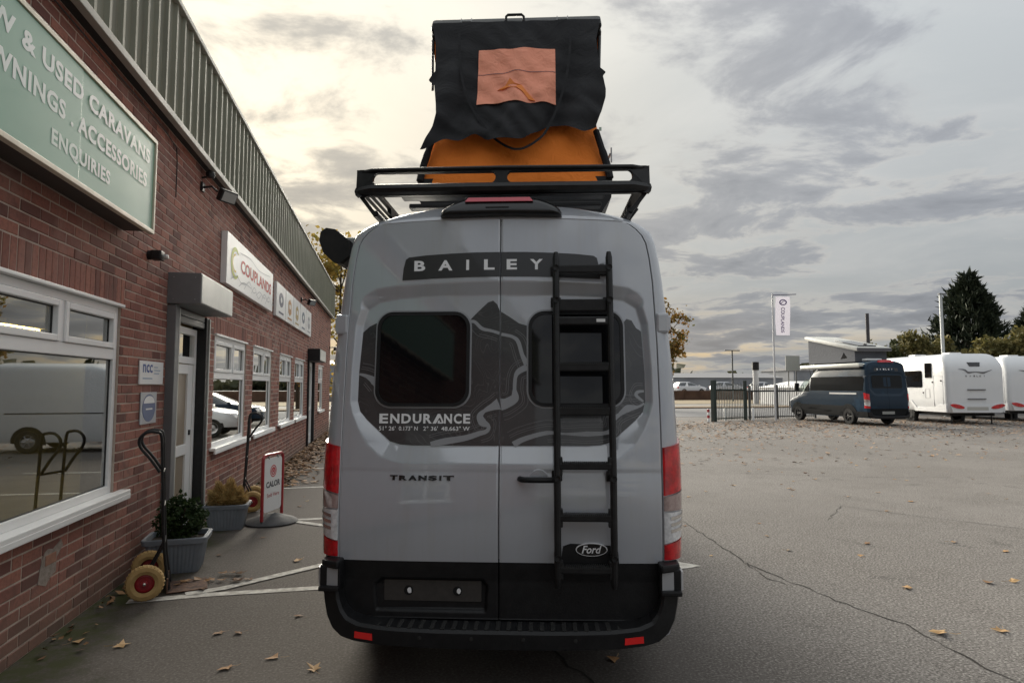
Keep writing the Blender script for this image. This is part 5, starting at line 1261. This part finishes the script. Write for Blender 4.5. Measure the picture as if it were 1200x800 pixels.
k = MB(); k.decal([(4.02, 1.45), (4.02, 2.05), (4.30, 2.05), (4.95, 1.50), (4.95, 1.45)], sideL, -.02, .002, .2); k.build('cab_window', glass_mat('cab_glass', (.55, .62, .58), 1.4), bv)
k = MB(); k.decal([(.7, 1.345), (2.5, 1.345), (2.5, 1.415), (.7, 1.415)], sideL, -.01, .004, .3); k.build('side_stripe', pm('pale_stripe', (.5, .5, .5), .4), bv)
k = MB(); k.decal([(.35, 2.20), (.35, 2.235), (4.2, 2.235), (4.2, 2.20)], sideL, -.01, .004, .3); k.build('roof_stripe', pm('pale_stripe'), bv) if False else None
arch = lambda y: [(y + .45 * cos(R(q)), .36 + .45 * sin(R(q))) for q in range(180, -1, -15)]
arch2 = lambda y: [(y + .56 * cos(R(q)), .40 + .52 * sin(R(q))) for q in range(5, 176, 17)]
k = MB(); k.decal([(.05, .36)] + arch(1.25) + arch(4.95) + [(5.55, .36), (5.52, .50)] + arch2(4.95) + [(4.3, .52), (1.9, .52)] + arch2(1.25) + [(.62, .60), (.05, .60)], sideL, -.02, .012, .3); k.build('side_cladding', darkclad, bv)
k = MB(); k.bbox(-1.17, -.93, .3, 4.5, 2.56, 2.72, .04); k.build('awning_cassette', shutterpale, bv, **SM)
k = MB(); k.bbox(-1.15, -.94, .3, 4.5, 2.50, 2.556, .015); k.build('awning_arm', blackpl, bv)
k = MB(); k.bbox(-1.28, -1.06, 4.75, 4.86, 1.50, 1.86, .04); k.tube([(-1.03, 4.85, 1.5), (-1.15, 4.82, 1.6)], .03); k.build('wing_mirror', blackpl, bv)
# pop-top
k = MB(); tz = lambda y: 3.28 + (y - .9) * .20
k.grid(lambda u, v: (-.80, 1.0 + 3.3 * u, 2.80 + (tz(1.0 + 3.3 * u) - 2.80) * v), 10, 6); k.grid(lambda u, v: (.80, 1.0 + 3.3 * u, 2.80 + (tz(1.0 + 3.3 * u) - 2.80) * v), 10, 6)
k.grid(lambda u, v: (-.80 + 1.6 * u, 1.0, 2.80 + (tz(1.0) - 2.80) * v), 6, 4); k.grid(lambda u, v: (-.80 + 1.6 * u, 4.3, 2.80 + (tz(4.3) - 2.80) * v), 6, 4)
pt = k.build('pop_top', fabric('grey_canvas', (.13, .135, .15), .1, 6), bv)
k = MB(); k.bbox(-.88, .88, .75, 4.5, 0, .19, .06, 0, lambda x, y, z: (x, y, z + tz(y))); k.build('pop_top_lid', pm('lid_grey', (.55, .55, .52), .5, 0, 0, .5, 3, .3), pt, **SM)
k = MB(); k.bbox(-.6, .3, 1.0, 2.6, .19, .24, .02, 0, lambda x, y, z: (x, y, z + tz(y))); k.build('solar_panel', blackgl, pt)
k = MB(); k.bbox(-.87, .87, .742, .752, .02, .15, .003, 0, lambda x, y, z: (x, y, z + tz(y))); k.build('lid_edge', pm('lid_dark', (.10, .10, .11), .5), pt)
k = MB(); k.sheet([[(1.5, 2.98), (1.95, 2.95), (1.72, 3.25)]], lambda y, z, o: (-.802 - o, y, z), -.01, .002); k.build('vent_window', darkglass, pt)
k = MB(); k.bbox(-.55, .2, .55, .9, 2.83, 2.93, .04); k.build('roof_vent', white, bv)
# plain white van and white car behind the grey van; the shop windows mirror them
wv_, *_ = build_van('delivery_van', 'plain white high van in the parking bays, mirrored in the nearest shop window', (5.45, 19.2, 0), R(-88), paint_white, blackpl, False); wv_.scale = (.86, .84, .82)
k = MB(); k.decal([(4.02, 1.45), (4.02, 2.05), (4.30, 2.05), (4.95, 1.50), (4.95, 1.45)], sideL, -.02, .002, .2); k.build('cab_window', carglass, wv_)
k = MB(); k.decal([(.6, 1.22), (3.6, 1.22), (3.6, 1.25), (.6, 1.25)], sideL, -.01, .006, .4); k.build('door_rail', blackpl, wv_)
def car(label, loc, heading, P, detail=True, group=None):
    t_ = thing('parked_car', label, 'car', loc, -heading, group)
    lv = [(.22, .80, .10, 4.2, 1), (.34, .88, .02, 4.34, 0), (.62, .905, 0, 4.36, 0), (.80, .90, .03, 4.2, 0), (.93, .87, .08, 3.55, 0), (.95, .84, .10, 3.35, 2), (1.38, .66, .50, 2.35, 0), (1.44, .58, .70, 2.1, 0), (1.46, .42, .9, 1.9, 0)]
    stack(lv, None, .22, .5).build('body', [P, blackpl, carglass], t_, **SM)
    for s in (-1, 1):
        k = MB(); k.sheet([[(1.02, .93), (1.5, .93), (1.5, 1.40), (1.42, 1.40)], ], lambda y, z, o: (s * (itp([(.93, .862), (1.38, .66), (1.5, .6)], z) + .012 + o), y, z), -.03, 0); k.build('pillar', P, t_)
        for y in (.85, 3.45):
            k = MB(); k.lathe([(.19, -.10 * s), (.30, -.10 * s), (.32, 0), (.30, .10 * s), (.19, .10 * s)], 22, 0, 'x', (s * .81, y, .32)); wo_ = k.build('wheel', rubber, t_, **SM)
            k = MB(); k.lathe([(.195, 0), (.195, .09 * s), (.16, .075 * s), (.06, .09 * s), (0, .095 * s)], 18, 0, 'x', (s * .81, y, .32)); k.build('rim', alloy, wo_, **SM)
            k = MB(); k.sheet([[(y + .37 * cos(R(a)), .32 + .37 * sin(R(a))) for a in range(-5, 186, 12)]], lambda p, q, o: (s * (.893 + o), p, q), -.05, 0); k.build('wheel_arch', blackpl, t_)
        k = MB(); k.bbox(s * .62 - .16, s * .62 + .16, 4.05, 4.31, .60, .76, .04); k.build('headlight', clearlens, t_)
        k = MB(); k.bbox(s * .72 - .14, s * .72 + .14, .0, .2, .68, .86, .03); k.build('tail_light', redlens, t_)
        k = MB(); k.bbox(s * .96 - .1, s * .96 + .1, 3.0, 3.12, .93, 1.06, .03); k.build('wing_mirror', P, t_)
    return t_
car('white car in the far parking bays, mirrored in the narrow shop windows', (4.6, 23.6, 0), R(-88), paint_white)
car('dark blue car two bays beyond the white one, mirrored in the second narrow window', (5.0, 29.6, 0), R(-90), paint_blue)
# caravans
def caravan(label, loc, heading, group):
    t_ = thing('caravan', label, 'caravan', loc, -heading, group)
    rl = lambda z: .0 if z < 1.9 else .46 * ((z - 1.9) / .72) ** 2.2
    lv = [(z, w_, rl(z) + (.05 if z < .5 else 0), 5.6 - .5 * max(0, z - 1.3), 0) for z, w_ in ((.42, 1.06), (.46, 1.10), (.60, 1.135), (.9, 1.15), (1.4, 1.15), (1.9, 1.15), (2.1, 1.148), (2.25, 1.14), (2.36, 1.125), (2.45, 1.09), (2.52, 1.04), (2.57, .97), (2.60, .88), (2.615, .7))]
    stack(lv, None, .16, .3).build('body', paint_white, t_, **SM)
    rf = lambda x, z, o: (x, rl(z) - o, z)
    k = MB(); k.sheet([[(-.98, .44), (.98, .44), (1.05, .66), (.98, .80), (.6, .70), (-.6, .70), (-.98, .80), (-1.05, .66)]], rf, -.05, .05); bp_ = k.build('rear_bumper', paint_white, t_)
    for s in (-1, 1):
        k = MB(); k.sheet([[(s * .80 + .27 * cos(a), .66 + .075 * sin(a) + s * .10 * cos(a) * .5) for a in np.linspace(0, 2 * pi, 18, False)]], rf, .03, .075); k.build('tail_light', redlens, bp_)
        k = MB(); k.bbox(s * 1.0 - .10, s * 1.0 + .10, 2.35, 2.95, .0, .66, .05); k.lathe([(.2, -.1), (.32, -.1), (.34, 0), (.32, .1), (.2, .1)], 20, 0, 'x', (s * 1.0, 2.65, .34)); k.build('wheel', rubber, t_)
        k = MB(); k.tube([(s * .8, .35, .0), (s * .8, .35, .45)], .025); k.bbox(s * .8 - .1, s * .8 + .1, .25, .45, 0, .02, .004); k.build('corner_steady', blackmt, t_)
        k = MB(); k.sheet([[(.08, .44), (2.15, .44), (2.25, .62), (2.45, .76), (2.85, .76), (3.05, .62), (3.15, .44), (5.2, .44), (5.2, .52), (3.2, .54), (3.1, .70), (2.9, .86), (2.4, .86), (2.2, .70), (2.05, .58), (.9, .58), (.5, .72), (.08, .72)]], lambda y, z, o: (s * (1.15 + o), y, z), -.05, .015); k.build('skirt', paint_white, t_)
        k = MB(); k.sheet([rrect(1.6, 3.6, 1.35, 2.0, .08, 4)], lambda y, z, o: (s * (1.15 + o), y, z), -.05, .02); k.build('side_window', darkglass, t_)
    seam = pm('caravan_seam', (.45, .45, .46), .5)
    k = MB(); k.sheet([rrect(.25, .85, .62, 1.80, .05, 4), rrect(.262, .838, .632, 1.788, .045, 4)], lambda y, z, o: (-1.152 - o, y, z), -.01, .004); k.build('locker_door', seam, t_)
    k = MB(); k.sheet([rrect(1.1, 1.4, .95, 1.3, .02, 3), rrect(1.112, 1.388, .962, 1.288, .02, 3)], lambda y, z, o: (-1.152 - o, y, z), -.01, .006); k.build('service_hatch', seam, t_)
    k = MB(); [k.lathe([(.03, 0), (.03, -.03), (0, -.035)], 10, 0, 'x', (-1.15, y, z)) for y, z in ((.35, 1.6), (1.55, 1.15), (.9, 1.55))]; k.build('lock', blackpl, t_, kind='stuff')
    k = MB(); k.sheet([[(-.26, 2.28), (.26, 2.28), (.20, 2.13), (-.20, 2.13)]], rf, -.04, .02); k.build('brake_light', blackgl, t_)
    k = MB(); stripe(k, [(-.66, 2.03), (-.42, 2.0), (-.28, 1.90), (0, 1.92), (.3, 1.89), (.45, 1.93), (.66, 2.0)], [.01, .05, .07, .03, .07, .04, .01], rf, 0, .012); k.build('wing_emblem', pm('dark_chrome', (.18, .18, .19), .3, .6), t_, fixn=False)
    k = MB(); [text(k, c_, x, x + .06, 1.74, 1.80, rf, .008, .02) for c_, x in zip('BAILEY', (-.40, -.24, -.08, .04, .16, .32))]; lo_ = k.build('lettering', pm('dark_chrome', (.18, .18, .19)), t_, fixn=False); lo_['kind'] = 'stuff'
    for z in (1.27, .93):
        k = MB(); k.bbox(-.36, .36, -.05, -.01, z - .02, z + .02, .01); k.bbox(-.38, .38, -.015, .01, z - .045, z + .045, .004) if False else None; k.build('grab_handle', pm('dark_chrome', (.18, .18, .19)), t_)
    k = MB(); k.sheet([rrect(-.42, .42, .52, .64, .01, 2)], rf, .03, .056); k.build('plate_panel', pm('plate_pale', (.45, .44, .40), .5), bp_)
    k = MB(); k.bbox(-.4, .1, .9, 1.4, 2.60, 2.68, .03); k.bbox(-.8, -.3, 2.6, 3.1, 2.60, 2.67, .03); k.build('roof_light', white, t_)
    k = MB(); k.box(-.9, .9, .3, 5.2, .30, .44); k.build('chassis', rubber, t_)
    return t_
c1 = caravan('white caravan with red tail lights standing just right of the blue van', (25.9, 24.1, 0), R(12), 'white caravans parked on the right'); c1.scale = (1.12, 1.1, 1.22)
k = MB(); k.sheet([rrect(.95, 1.35, 1.72, 2.28, .03, 3)], lambda y, z, o: (-1.155 - o, y, z), -.05, .03); k.build('roof_window', darkglass, c1)
dup(c1, (30.9, 25.6, 0), R(-10), 'white caravan cut off by the right edge of the picture')

# =================================================================== FENCE, GATE, POSTS
fgreen = pm('dark_green_paint', (.025, .04, .035), .5, 0, 0, .5, 8, .4); fgrey = pm('fence_grey', (.045, .048, .05), .5, 0, 0, .5, 8, .4)
def railings(name, label, cat, x0, y0, x1, y1, h, m, n, posts, group=None, hoop=True):
    t_ = thing(name, label, cat, (x0, y0, 0), math.atan2(y1 - y0, x1 - x0), group); L_ = math.hypot(x1 - x0, y1 - y0)
    k = MB()
    for i in range(n):
        x = L_ * (i + .5) / n; k.tube([(x, 0, .06), (x, 0, h)], .017, 5)
        if hoop and i % 2 == 0 and i + 1 < n: d = L_ / n; k.tube([(x + d / 2 - d / 2 * cos(a), 0, h + d / 2 * sin(a)) for a in np.linspace(0, pi, 7)], .011, 4)
    k.build('bar', m, t_, kind='stuff')
    for z in (.14, h - .28, h * .42 if not hoop else h - .25):
        k = MB(); k.box(0, L_, -.015, .015, z - .025, z + .025); k.build('rail', m, t_)
    for p, w_, hh in posts:
        k = MB(); k.bbox(p * L_ - w_ / 2, p * L_ + w_ / 2, -w_ / 2, w_ / 2, 0, hh, .01); k.build('post', m, t_)
    return t_
railings('metal_gate', 'dark green barred entrance gate left of the blue van with a thick hinge post', 'gate', 15.45, 28.4, 17.75, 29.4, 1.78, fgreen, 20, [(0, .20, 2.0), (.985, .13, 1.98)])
railings('metal_fence', 'grey barred fence between the green gate and the blue van', 'fence', 17.9, 29.45, 22.6, 30.6, 1.72, fgrey, 36, [(.02, .08, 1.75), (.42, .07, 1.78), (.99, .08, 1.78)])
def bollard(label, x, y, h, m, band=None):
    t_ = thing('bollard', label, 'bollard', (x, y, 0)); k = MB(); k.lathe([(.06, 0), (.06, h - .03), (.045, h), (0, h)], 14); k.build('post', m, t_, **SM)
    if band:
        for z in (.18, .46): k = MB(); k.lathe([(.062, z), (.062, z + .14)], 14); k.build('band', band, t_)
bollard('red and white banded post beside the green gate post', 15.1, 28.3, .62, white, redf); bollard('short white post in front of the middle of the green gate', 16.6, 29.4, .60, white); bollard('short white post beside the right end of the green gate', 17.95, 29.1, .62, white)
def pole(name, label, cat, x, y, h, r, m, arms=()):
    t_ = thing(name, label, cat, (x, y, 0)); k = MB(); k.lathe([(r, 0), (r * .8, h), (0, h)], 10); k.build('mast', m, t_, **SM)
    for nm, fn in arms: fn(t_)
    return t_
fp_ = pole('flagpole', 'thin white flagpole behind the fence left of the blue van', 'flagpole', 18.55, 28.1, 6.25, .045, pm('pole_white', (.55, .55, .56), .4))
k = MB(); k.tube([(0, 0, 6.18), (1.15, -.22, 6.22)], .022, 6); k.build('banner_arm', pm('purple_dark', (.10, .08, .16), .5), fp_)
fl_ = thing('banner_flag', 'pale lilac vertical banner with a purple emblem hanging from the flagpole arm', 'flag', (18.55, 28.1, 4.2))
bfn = lambda a, b2, o: (.14 + a * 1.25 + .0 * b2, -.02 - .19 * a + .05 * sin(3 * a + 2.1 * b2) - o, b2)
k = MB(); k.grid(lambda u, v: bfn(.56 * u, 1.9 * v, 0), 10, 24); k.build('cloth', fabric('banner_cloth', (.62, .60, .68), .3, 5), fl_, smooth=True)
prp = pm('banner_purple', (.16, .12, .26), .6)
k = MB(); k.sheet([[(.28 + .15 * cos(a), 1.62 + .15 * sin(a)) for a in np.linspace(0, 2 * pi, 20, False)], [(.28 + .10 * cos(a), 1.62 + .10 * sin(a)) for a in np.linspace(0, 2 * pi, 16, False)]], bfn, .012, .012); stripe(k, [(.20, 1.56), (.28, 1.66), (.36, 1.68)], .03, bfn, .012, .012); k.build('emblem', prp, fl_, fixn=False)
k = MB(); text(k, 'COUPLANDS', 0, 1.25, -.07, .07, lambda a, b2, o: bfn(.28 + b2, 1.38 - a, o), .012, .02); k.build('lettering', prp, fl_, fixn=False)
lamp_arm = lambda t_: None
l1 = pole('lamp_post', 'tall pale grey lighting column behind the white caravan, in front of the conifer', 'lamp post', 30.9, 30.7, 6.95, .10, pm('column_grey', (.42, .44, .44), .5, .2))
k = MB(); k.bbox(-.12, .35, -.08, .08, 6.9, 7.0, .03); k.build('lantern', shutter, l1)
pole('post', 'dark thick pole rising behind the blue van pop-top', 'pole', 25.25, 29.75, 5.6, .11, pm('pole_dark', (.05, .045, .05), .7))
l2 = pole('lamp_post', 'slim distant lamp post with two short arms above the gate', 'lamp post', 37.2, 64.1, 5.6, .09, fgrey)
k = MB(); k.bbox(-.9, .9, -.08, .08, 5.55, 5.66, .03); k.build('lantern', fgrey, l2)
ch_ = thing('flue', 'pale round flue with a black cap beyond the fence', 'chimney', (34.0, 54.5, 0)); k = MB(); k.lathe([(.26, 0), (.26, 3.2)], 14); k.build('stack', pm('flue_white', (.5, .5, .5), .5), ch_, **SM); k = MB(); k.lathe([(.0, 3.2), (.32, 3.2), (.32, 3.95), (0, 4.0)], 14); k.build('cap', blackpl, ch_, **SM)
bs_ = thing('notice_board', 'blank pale board on two posts beyond the fence, left of the blue van', 'sign', (28.1, 40.4, 0)); k = MB(); k.bbox(-.55, .55, -.03, .03, 2.78, 3.85, .01); k.build('board', pm('board_cream', (.40, .40, .37), .6), bs_)
for s in (-1, 1): k = MB(); k.bbox(s * .3 - .03, s * .3 + .03, .031, .09, 0, 3.7, .005); k.build('post', fgrey, bs_)

# =================================================================== BEYOND THE FENCE
road = MB(); road.box(-60, 120, 33, 45, .0, .012); tag(road.build('road', pm('road_grey', (.17, .17, .175), .85, 0, 0, .3, .6, .3, 60, .3)), kind='structure')
vg = MB(); vg.box(-60, 120, 45.0, 47.2, 0, .10); vg.box(-60, 120, 30.4, 32.98, 0, .06) if False else None; tag(vg.build('verge', pm('verge_brown', (.20, .13, .085), .95, 0, 0, .2, 1.5, .8, 0, 0, (.26, .22, .15))), kind='structure')
vg = MB(); vg.box(-60, 160, 47.25, 56, 0, .02); tag(vg.build('path', pm('far_paving', (.27, .25, .22), .9, 0, 0, .2, .8, .5)), kind='structure')
vg = MB(); vg.box(-60, 160, 56.1, 70, 0, .05); tag(vg.build('field', pm('pale_verge', (.30, .23, .16), .95, 0, 0, .2, .8, .7, 0, 0, (.22, .20, .12))), kind='structure')
bw = thing('garden_wall', 'low brown boundary wall beneath the distant parked cars', 'wall', (30, 71.5, 0)); k = MB(); k.bbox(-30, 40, -.2, .2, 0, 1.15, .02); k.build('wall', pm('wall_brown', (.11, .065, .045), .9, 0, 0, .2, 1.2, .6), bw)
k = MB(); [k.bbox(-30 + q * 3.5, -29.75 + q * 3.5, -.24, .24, 0, 1.22, .02) for q in range(20)]; k.build('pier', pm('wall_brown', (.11, .065, .045)), bw, kind='stuff')
tg = MB(); tg.box(-100, 200, 71.75, 140, 0, .75); tag(tg.build('terrace', pm('terrace_grey', (.2, .19, .18), .9)), kind='structure')
for q, (x, y, a, P, lab) in enumerate(((35.2, 74.5, 80, paint_white, 'distant white car above the brown wall, nearest the big grey van'), (39.9, 73.9, 100, paint, 'distant grey car above the brown wall, above the gate post'), (46.5, 75.5, 78, paint_white, 'distant white car above the brown wall, behind the green gate'), (51.5, 75, 95, paint_blue, 'distant blue car above the brown wall, behind the grey fence'))):
    car(lab, (x, y, .75), R(a), P, True, 'cars parked above the brown wall')
mq = thing('white_marquee', 'low white pitched marquee beyond the fence left of the blue van', 'marquee', (41, 52, 0))
k = MB(); k.box(-6.0, 6, -3.5, 3.5, 0, 1.55); k.build('side_wall', paint_white, mq)
k = MB(); k.add([(-6.2, -3.7, 1.55), (6.2, -3.7, 1.55), (6.2, 3.7, 1.55), (-6.2, 3.7, 1.55), (-5.2, 0, 2.15), (5.2, 0, 2.15)], [(0, 1, 5, 4), (2, 3, 4, 5), (0, 4, 3), (1, 2, 5), (3, 2, 1, 0)]); k.build('roof', white, mq)
# far low sheds and tree line close the horizon
shed = pm('shed_wall', (.30, .31, .33), .7, 0, 0, .3, .3, .4)
for q, (x, y, l_, h_, lab) in enumerate(((-20, 130, 26, 5.0, 'long low grey shed far beyond the end of the brick building'), (62, 120, 30, 2.6, 'long low pale shed on the horizon behind the parked cars'), (100, 125, 34, 4.2, 'grey shed on the horizon behind the caravans'))):
    t_ = thing('distant_shed', lab, 'shed', (x, y, .7)); k = MB(); k.box(-l_ / 2, l_ / 2, -6, 6, 0, h_); k.build('wall', shed, t_); k = MB(); k.add([(-l_ / 2 - .3, -6.3, h_ + .01), (l_ / 2 + .3, -6.3, h_ + .01), (l_ / 2 + .3, 6.3, h_ + .01), (-l_ / 2 - .3, 6.3, h_ + .01), (-l_ / 2 - .3, 0, h_ + 1.0), (l_ / 2 + .3, 0, h_ + 1.0)], [(0, 1, 5, 4), (2, 3, 4, 5), (0, 4, 3), (1, 2, 5), (3, 2, 1, 0)]); k.build('roof', pm('shed_roof', (.22, .22, .23), .6), t_)

# =================================================================== TREES
bark = pm('bark', (.07, .055, .042), .9, 0, 0, .2, 12, .6)
def tree(label, loc, h, r, base, m, seed, nleaf, size, lean=0, group=None, cat='tree', gaps=.35):
    rr = random.Random(seed); t_ = thing('tree', label, cat, loc, 0, group)
    k = MB(); k.tube(smoothpath([(0, 0, 0), (.05, .03, h * .25), (lean * .5, 0, h * .55), (lean, 0, h * .92)], 5), [.035 * h * (1 - .9 * i / 15) * .55 for i in range(16)], 8)
    tips = []
    for q in range(22):
        a = rr.uniform(0, 6.28); z0 = rr.uniform(base * .8, h * .85); rad = r * math.sqrt(max(.05, 1 - ((z0 + .12 * h - (base + h) / 2) / ((h - base) * .62)) ** 2)) * rr.uniform(.6, 1.05)
        p0 = Vector((lean * z0 / h, 0, z0)); p2 = p0 + Vector((cos(a) * rad, sin(a) * rad, rr.uniform(.06, .22) * h)); p1 = p0.lerp(p2, .5) + Vector((0, 0, -.03 * h))
        k.tube([p0, p1, p2], [.010 * h * .5, .006 * h * .5, .003 * h * .5], 5); tips += [(p2, 1), (p1, .8)]
        for w_ in range(3):
            p3 = p1.lerp(p2, rr.random()) + Vector((rr.gauss(0, .2), rr.gauss(0, .2), rr.gauss(.1, .15))) * r * .7; k.tube([p1.lerp(p2, .5), p3], [.003 * h * .5, .0015 * h * .5], 4); tips.append((p3, .7))
    k.build('trunk', bark, t_, **SM)
    k = MB(); pts = []
    clumps = [(p, rr.uniform(.16, .32) * r * s_) for p, s_ in tips for _ in range(1) if rr.random() > gaps * .4]
    for q in range(nleaf):
        p, cr2 = rr.choice(clumps); pts.append(p + Vector((rr.gauss(0, 1), rr.gauss(0, 1), rr.gauss(0, .8))) * cr2 * .62)
    leaf_cloud(k, pts, size, rr); k.build('crown', m, t_, fixn=False); return t_
autumn = leaf_mat('autumn_leaf', (.10, .10, .025), (.30, .15, .04), .35); olive = leaf_mat('olive_leaf', (.075, .075, .025), (.19, .16, .06), .3); amber = leaf_mat('amber_leaf', (.16, .14, .03), (.36, .24, .06), .4)
tree('thin autumn tree with green and rusty leaves right of the grey van', (19.0, 42.3, 0), 7.9, 1.55, 1.6, autumn, 3, 3000, .16)
tree('tall autumn tree with amber leaves behind the far end of the brick building', (-3.0, 41, 0), 11.2, 3.6, 2, amber, 5, 5200, .20)
tree('olive green autumn tree beyond the brick building, beside the amber one', (1.6, 47, 0), 8.5, 3.0, 2, autumn, 8, 4200, .19)
def conifer(label, loc, h, r, seed, m):
    rr = random.Random(seed); t_ = thing('conifer', label, 'tree', loc, 0, 'dark conifers on the right')
    k = MB(); k.tube([(0, 0, 0), (0, 0, h * .5), (0, 0, h * .97)], [.30, .2, .03], 8)
    lf = MB()
    for q in range(430):
        f = rr.random() ** .8; z0 = h * (.10 + .86 * f); a = rr.uniform(0, 6.28)
        lobe = 1 + .16 * sin(3 * a + seed) + .10 * sin(7 * a + 9 * f)
        rad = r * lobe * (1 - f ** 1.7) ** .8 * rr.uniform(.78, 1.12) + .25
        p0 = Vector((0, 0, z0 - .1 * h * (1 - f) * 0)); p1 = Vector((cos(a) * rad, sin(a) * rad, z0 + rr.uniform(.0, .10) * h)) 
        if q % 4 == 0: k.tube([p0, p0.lerp(p1, .6), p1], [.05, .03, .012], 4)
        d = (p1 - p0)
        for w_ in range(26):
            s_ = .35 + .65 * rr.random() ** .6; p = p0 + d * s_ + Vector((rr.gauss(0, .16), rr.gauss(0, .16), rr.gauss(0, .16)))
            up = Vector((cos(a) * .6, sin(a) * .6, .75)) + Vector((rr.gauss(0, .45), rr.gauss(0, .45), rr.gauss(0, .35))); up.normalize(); sd = up.cross(Vector((rr.gauss(0, 1), rr.gauss(0, 1), rr.gauss(0, 1)))).normalized()
            l_ = rr.uniform(.35, .8); lf.add([p - sd * .11, p + up * l_ * .5 - sd * .06, p + up * l_, p + up * l_ * .45 + sd * .09, p + sd * .10], [(0, 1, 2, 3, 4)])
    k.build('trunk', bark, t_, **SM); lf.build('crown', m, t_, fixn=False)
conl = leaf_mat('conifer_needles', (.014, .022, .013), (.036, .046, .024), .05)
conifer('broad dark conifer towering over the hedge behind the white caravan', (54.0, 50.6, 0), 11.7, 3.3, 2, conl)
conifer('second dark conifer cut off by the right edge of the picture', (61.6, 50.2, 0), 9.2, 3.2, 6, conl)
def hedge(label, x0, y0, x1, y1, h, m, seed, n, dep=2.0):
    rr = random.Random(seed); t_ = thing('hedge', label, 'hedge', (x0, y0, 0)); dx, dy = x1 - x0, y1 - y0; L_ = math.hypot(dx, dy); ux, uy = dx / L_, dy / L_
    k = MB(); pts = []
    hh = lambda s_: h * (.86 + .10 * sin(s_ * 1.1 + seed) + .07 * sin(s_ * 2.7) + .05 * sin(s_ * 5.3))
    for q in range(n):
        s_ = rr.uniform(0, L_); top = hh(s_); z = top * (1 - abs(rr.gauss(0, .33))) ; z = abs(z) + rr.gauss(0, .12); o = rr.uniform(-dep / 2, dep / 2) * (1 - .5 * (z / top) ** 3); pts.append((ux * s_ - uy * o, uy * s_ + ux * o, max(.1, z)))
    leaf_cloud(k, pts, .19, rr, 1, 1.9); k.build('foliage', m, t_, fixn=False)
    k = MB()
    for q in range(60):
        s_ = rr.uniform(0, L_); k.tube([(ux * s_, uy * s_, 0), (ux * s_ + rr.gauss(0, .3), uy * s_ + rr.gauss(0, .3), hh(s_) * rr.uniform(.7, 1.02))], [.05, .012], 4)
    k.build('stems', bark, t_, kind='stuff')
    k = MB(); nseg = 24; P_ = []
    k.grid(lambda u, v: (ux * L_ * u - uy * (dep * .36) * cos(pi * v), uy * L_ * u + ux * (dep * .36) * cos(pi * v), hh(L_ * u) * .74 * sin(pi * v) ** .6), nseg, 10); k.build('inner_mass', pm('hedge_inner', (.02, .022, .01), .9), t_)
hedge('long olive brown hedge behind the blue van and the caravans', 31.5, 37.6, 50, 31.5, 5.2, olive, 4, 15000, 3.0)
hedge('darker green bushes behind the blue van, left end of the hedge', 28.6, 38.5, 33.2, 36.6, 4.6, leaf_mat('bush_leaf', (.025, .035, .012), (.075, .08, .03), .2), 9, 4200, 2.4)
hd = leaf_mat('far_leaf', (.03, .035, .018), (.07, .07, .035), .2)
k = MB(); rr = random.Random(77); pts = []
for q in range(9000):
    x = rr.uniform(-150, 260); y = 150 + rr.uniform(-6, 6); pts.append((x, y, abs(rr.gauss(0, .5)) * (3.0 + 1.5 * sin(x * .13) + 1.2 * sin(x * .37)) + .6))
leaf_cloud(k, pts, 2.4, rr); tag(k.build('distant_woodland', hd, fixn=False), kind='stuff')

for o in bpy.data.objects:
    if o.parent and o.type == 'MESH' and o.name.split('.')[0] in ('lettering', 'small_lettering', 'river_graphic', 'contour_graphic', 'emblem', 'line_drawing', 'small_print', 'emblem_print'): o['kind'] = 'stuff'
